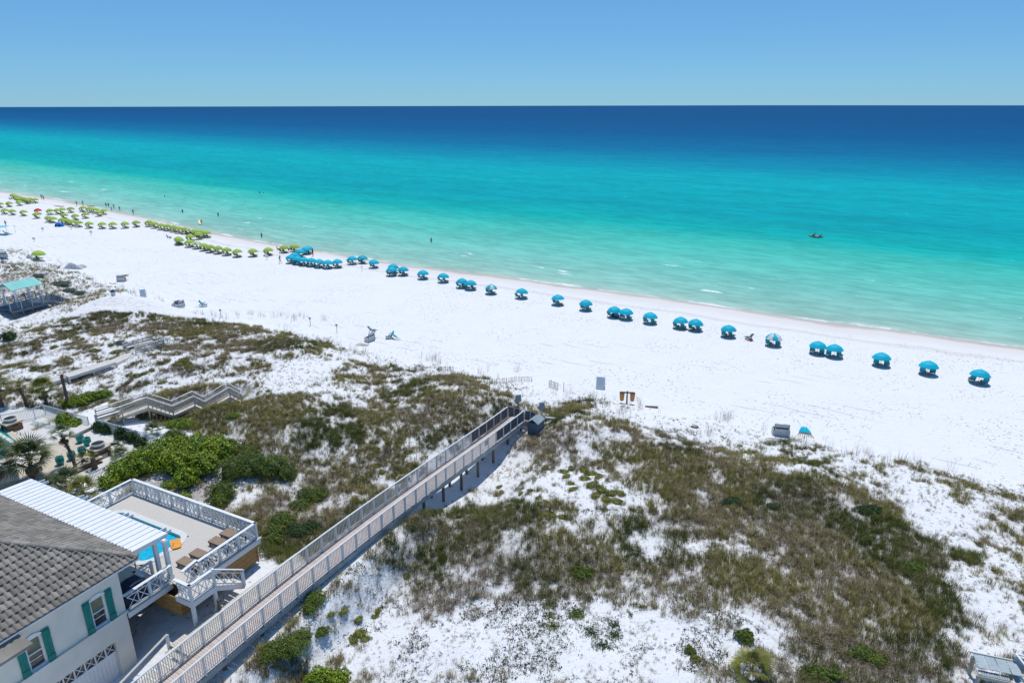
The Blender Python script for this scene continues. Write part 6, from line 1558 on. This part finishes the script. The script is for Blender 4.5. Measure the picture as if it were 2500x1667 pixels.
person(kx @ Vector((-.45, 0, .0)), 'sit', R(-35 + 180), 'cloth_dark', 'cloth_dark', 'paddler in black sitting at the left of the kayak')
person(kx @ Vector((1.1, 0, .0)), 'sit', R(-35 + 180), 'cloth_blue', 'cloth_dark', 'smaller paddler in blue at the right of the kayak', .85)
# boats at the horizon
for (px, py, L_, lb) in ((1695, 258.6, 34, 'tiny white boat on the horizon with a wake'), (558, 276, 7, 'small dark sailing dinghy far out on deep water')):
    c = A(px, py, W_); e = empty('far_boat', Vector((c.x, c.y, W_)), lb, 'boat'); o = MB(); hull(o, L_, L_ * .28, L_ * .12, Vector((c.x, c.y, W_ + L_ * .03)), R(5)); o.build('hull', M['boat'], e)
    MB().box((c.x - L_ * .05, c.y, W_ + L_ * .16), (L_ * .3, L_ * .18, L_ * .12)).build('cabin', M['boat'], e)
# bright green board on the sand
c = G(222, 504); o = MB(); hull(o, 3.0, .8, .14, c + Vector((0, 0, .1)), R(-10)); tag(o.build('paddle_board', M['green_canvas']), 'lime green board lying at the swash by the walkers', 'board')
# blue dome tent
c = G(145, 553); e = empty('beach_tent', c, 'bright blue dome tent in front of the green row', 'tent')
o = MB(); vs = []; n_ = 12
for i in range(6):
    ph = i / 5 * math.pi / 2
    for k in range(n_): a = 2 * math.pi * k / n_; vs.append((c.x + 1.15 * math.cos(ph) * math.cos(a), c.y + .85 * math.cos(ph) * math.sin(a), c.z + 1.15 * math.sin(ph)))
o.poly(vs, [(i * n_ + k, i * n_ + (k + 1) % n_, (i + 1) * n_ + (k + 1) % n_, (i + 1) * n_ + k) for i in range(5) for k in range(n_)]); o.build('shell', M['tent'], e, True)
for sx in (-.45, .45): MB().poly([(c.x + sx - .3, c.y - .80, c.z + .05), (c.x + sx + .3, c.y - .80, c.z + .05), (c.x + sx + .22, c.y - .72, c.z + .6), (c.x + sx - .22, c.y - .72, c.z + .6)], [(0, 1, 2, 3)]).build('door_opening', M['navy'], e)
# pale blue shade canopy
c = G(10, 572); e = empty('shade_canopy', c, 'pale blue fabric sun canopy on poles with guy lines', 'canopy')
o = MB(); vs = []
for i in range(7):
    for j in range(5): x_ = -1.9 + 3.8 * i / 6; y_ = -1.5 + 3.0 * j / 4; vs.append((c.x + x_, c.y + y_, c.z + 2.0 - .22 * (1 - abs(x_) / 1.9) * (abs(y_) / 1.5) - .06 * math.sin(i * 1.7)))
o.poly(vs, [(i * 5 + j, i * 5 + 5 + j, i * 5 + 6 + j, i * 5 + j + 1) for i in range(6) for j in range(4)]); o.build('fabric', M['paleblue'], e)
for sx in (-1.85, 1.85):
    for sy in (-1.45, 1.45):
        MB().tube([(c.x + sx, c.y + sy, c.z - .1), (c.x + sx, c.y + sy, c.z + 2.0)], .03, 6).build('pole', M['paleblue'], e)
        MB().bar((c.x + sx, c.y + sy, c.z + 2.0), (c.x + sx * 1.9, c.y + sy * 1.7, gz(c.x + sx * 1.9, c.y + sy * 1.7)), .03, .02).build('guy_line', M['paleblue'], e)
chair(Vector((c.x + .5, c.y, c.z)), 'blue', SEA_A, 'chair in the shade of the pale blue canopy')
# little notice boards on the sand
for k, (px, py, lb) in enumerate(((105, 565, 'small white notice board nearest the blue tent'), (175, 561, 'small white notice board below the row of green umbrellas'), (223, 573, 'small white notice board standing farthest from the blue tent'),
        (84, 590, 'small white notice board between canopy and lone lime umbrella'), (652, 634, 'small white notice board near the end of the green row'))):
    c = G(px, py); e = empty('notice_board', c, lb, 'sign'); MB().box((c.x, c.y, c.z + .35), (.05, .05, .8)).build('post', M['boxgrey'], e); MB().box((c.x, c.y - .04, c.z + .72), (.75, .03, .55), -.15).build('panel', M['sign'], e)
c = G(884, 663); e = empty('notice_board', c, 'thin notice post below the crowded turquoise cluster', 'sign'); MB().box((c.x, c.y, c.z + .5), (.06, .06, 1.0)).build('post', M['greywood'], e); MB().box((c.x, c.y - .04, c.z + .95), (.35, .03, .18)).build('panel', M['boxgrey'], e)
# A-frame boards
def aframe(px, py, lb, h=1.25, w=.85, az=-.25):
    c = G(px, py); e = empty('a_frame_sign', c, lb, 'sign'); XF_ = Matrix.Translation(c) @ Matrix.Rotation(az, 4, 'Z')
    for sg in (-1, 1):
        o = MB(XF_).poly([(-w / 2, sg * .38, 0), (w / 2, sg * .38, 0), (w / 2, sg * .03, h), (-w / 2, sg * .03, h), (-w / 2, sg * .42, 0), (w / 2, sg * .42, 0), (w / 2, sg * .07, h), (-w / 2, sg * .07, h)], [(0, 1, 2, 3), (7, 6, 5, 4), (0, 4, 5, 1), (1, 5, 6, 2), (2, 6, 7, 3), (3, 7, 4, 0)]).build('board', M['sign'], e)
    for k in range(5):
        z = h * (.9 - .15 * k); y_ = -(.07 + .35 * (1 - z / h)) - .006; MB(XF_).box((-.02, y_, z), (w * (.7 - .08 * (k % 2)), .006, .03)).build('text_line', M['signgrey'], e)
aframe(1466, 948, 'pale blue A-frame notice standing alone on the beach near the boardwalk', 1.35, .95)
aframe(350, 725, 'pale A-frame notice on sand near the pavilion dunes', 1.2, .8, .6)
# twin orange bins on a post
c = G(1530, 985); e = empty('trash_station', c, 'two orange hanging bins on a wooden T post at the beach edge', 'trash bin')
MB().box((c.x, c.y, c.z + .6), (.13, .13, 1.6)).build('post', M['piling'], e); MB().box((c.x, c.y, c.z + 1.25), (1.45, .14, .12), -.12).build('crossbar', M['piling'], e)
for sx in (-.52, .55):
    MB().lathe([(.20, .35), (.25, .8), (.27, 1.18), (.23, 1.18), (.21, .9)], (c.x + sx, c.y - .12 * sx, c.z), 12).build('bin', M['bin'], e)
    MB().lathe([(.27, 1.17), (.28, 1.22), (.22, 1.26)], (c.x + sx, c.y - .12 * sx, c.z), 12).build('rim', M['lounge_dark'], e)
a, b = G(1575, 993), G(1606, 996); o = MB().bar(a + Vector((0, 0, .05)), b + Vector((0, 0, .12)), .25, .1); tag(o.build('driftwood_board', M['piling']), 'weathered board lying on the sand beside the orange bins', 'board')
c = G(1696, 1043); o = MB()
for k in range(3): pts_ = [(c.x + (.36 - .05 * k) * math.cos(a_ * math.pi / 6), c.y + (.30 - .05 * k) * math.sin(a_ * math.pi / 6), c.z + .04 + .04 * k) for a_ in range(13)]; o.tube(pts_, .035, 5, False)
tag(o.build('rope_coil', M['piling']), 'dark coil of rope on bare sand near the dune foot', 'rope')
# storage boxes
def storage(px, py, az, lb, lid=True, wood=False, sc_=1.0):
    c = G(px, py); e = empty('storage_box', c, lb, 'storage box'); XF_ = Matrix.Translation(c) @ Matrix.Rotation(az, 4, 'Z') @ Matrix.Scale(sc_, 4)
    for sx in (-.78, .78): MB(XF_).box((sx, 0, .35), (.06, .8, .75)).build('side', M['boxwood'] if wood and sx > 0 else M['boxgrey'], e)
    for sy in (-.4, .4):
        for k in range(3): MB(XF_).box((0, sy, .13 + k * .24), (1.56, .05, .21)).build('plank', M['boxgrey'], e)
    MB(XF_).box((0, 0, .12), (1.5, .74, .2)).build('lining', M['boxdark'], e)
    if lid:
        for sx in (-.62, .62): MB(XF_).bar((sx, -.44, 0), (sx * .98, -.46, 1.35), .14, .05).build('lid_rail', M['boxgrey'], e)
        for z in (.75, 1.2): MB(XF_).box((0, -.47, z), (1.3, .04, .28)).build('lid_board', M['boxgrey'], e)
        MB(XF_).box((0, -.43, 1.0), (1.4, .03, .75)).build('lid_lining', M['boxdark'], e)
    return e
storage(1905, 1062, -.22, 'grey lidded storage box with open dark lid beside folded umbrellas', True, False, .95)
storage(903, 832, 1.0, 'grey storage box with orange side and a chair on top', True, True, .85)
chair(G(900, 826) + Vector((.5, .2, .75)), 'blue', R(40), 'turquoise chair stacked on the orange sided box')
storage(440, 750, 1.1, 'pair of grey storage bins with dark upright lid', True, False, .8)
storage(430, 748, 1.1, 'grey storage bin with slatted back next to the dark lid', True, False, .7)
storage(297, 687, .35, 'grey box with orange wood side and green roll on top', True, True, .9)
storage(8, 630, .8, 'grey box with dark lid at the far dune foot', True, True, .9)
c = G(306, 684); o = MB()
for k in range(5): o.tube([(c.x - .4 + k * .2, c.y - .35, c.z + .85), (c.x - .3 + k * .2, c.y + .4, c.z + .85)], .09, 6)
tag(o.build('rolled_umbrellas', M['chair_green']), 'rolled olive umbrellas lying on an orange sided box', 'umbrellas')
def tarp(px, py, rx, ry, h, m, lb, seed):
    c = G(px, py); rg = np.random.default_rng(seed); vs = []; n_ = 14
    for i in range(n_):
        for j in range(n_):
            x_, y_ = -1 + 2 * i / (n_ - 1), -1 + 2 * j / (n_ - 1); r_ = max(abs(x_), abs(y_)); q = Vector((c.x + rx * x_ + rg.normal(0, .03), c.y + ry * y_ + rg.normal(0, .03), 0)); q.z = gz(q.x, q.y) + h * max(0, 1 - r_ ** 3) * (.75 + .3 * math.sin(3 * x_ + 2 * y_ + seed)) + .02 + .05 * rg.random(); vs.append(q)
    o = MB().poly(vs, [(i * n_ + j, (i + 1) * n_ + j, (i + 1) * n_ + j + 1, i * n_ + j + 1) for i in range(n_ - 1) for j in range(n_ - 1)]).build('tarp', m); tag(o, lb, 'tarp')
tarp(1895, 1075, .95, .3, .22, M['tarp'], 'crumpled cream tarp at the foot of the grey storage box', 1)
tarp(885, 842, .8, .45, .2, M['tarp'], 'crumpled cream tarp beside the orange sided box', 2)
tarp(183, 655, 1.7, 1.0, 1.1, M['greytarp'], 'large grey tarp draped over stacked gear by the dunes', 3)
tarp(80, 632, .9, .7, .8, M['greytarp'], 'small grey tarp beside the lone lime umbrella', 4)
tarp(276, 693, .6, .4, .12, M['tarp'], 'flattened cream tarp behind the box with green roll', 5)
# folded umbrella piles
def folded(px, py, n_, az, m, lb, spread=.12, prop=0.0, L_=2.0):
    c = G(px, py); e = empty('folded_umbrellas', c, lb, 'umbrella pile'); d = Vector((math.cos(az), math.sin(az), 0)); s_ = Vector((-d.y, d.x, 0))
    for k in range(n_):
        t_ = (k - (n_ - 1) / 2); a0 = c + s_ * t_ * spread * 1.6 - d * .9 + Vector((0, 0, .07 + .03 * (k % 2))); b0 = c + s_ * t_ * spread * .5 + d * .9 + Vector((0, 0, .22 + prop + .06 * (k % 3)))
        MB().tube([a0, a0.lerp(b0, .42)], .028, 6).build('pole', M['pole'], e)
        MB().tube([a0.lerp(b0, .40), a0.lerp(b0, .46), a0.lerp(b0, .8), b0], [.04, .075, .07, .03], 7).build('rolled_canopy', m, e)
folded(1965, 1058, 8, R(72), M['blue_canvas'], 'pile of folded turquoise umbrellas beside the grey storage box', .13)
folded(965, 828, 3, R(140), M['blue_canvas'], 'three folded turquoise umbrellas leaning on a chair', .14, .5)
chair(G(952, 826), 'blue', R(200), 'turquoise chair propping folded umbrellas at the dune foot')
folded(489, 750, 1, R(40), M['blue_canvas'], 'single folded turquoise umbrella leaning on a chair', .1, .5, 1.5)
chair(G(497, 748), 'blue', R(10), 'turquoise chair by the twin grey bins')
folded(45, 617, 2, R(10), M['green_canvas'], 'folded lime umbrellas leaning together at the far dune foot', .3, .4)
folded(90, 638, 1, R(-30), M['green_canvas'], 'single folded lime umbrella under the lone umbrella', .1)
for (px, py, lb) in ((277, 722, 'blue lidded white barrel on the sandy dune trail'), (7, 640, 'blue lidded white barrel at the far left dune foot')):
    c = G(px, py); e = empty('trash_barrel', c, lb, 'barrel'); MB().lathe([(.28, 0), (.30, .4), (.29, .62)], (c.x, c.y, c.z), 14).build('drum', M['boxgrey'], e); MB().lathe([(.30, .60), (.31, .75), (.22, .9), (.05, .93)], (c.x, c.y, c.z), 14).build('lid', M['darkblue_barrel'], e)
for (px, py, lb) in ((540, 775, 'small round sign on a stake among sea oats nearest the far bins'), (758, 795, 'small round sign on a stake in the middle of the crest'), (823, 812, 'small round sign on a stake near the orange sided box'), (1376, 955, 'thin wooden stake beside the path gap')):
    c = G(px, py); e = empty('stake_sign', c, lb, 'stake'); MB().box((c.x, c.y, c.z + .5), (.05, .05, 1.15)).build('stake', M['piling'], e)
    if px < 1300: MB(Matrix.Translation((c.x, c.y - .03, c.z + 1.1)) @ Matrix.Rotation(math.pi / 2, 4, 'X')).lathe([(.18, -.012), (.18, .012)], n=10).build('disc', M['signgrey'], e)
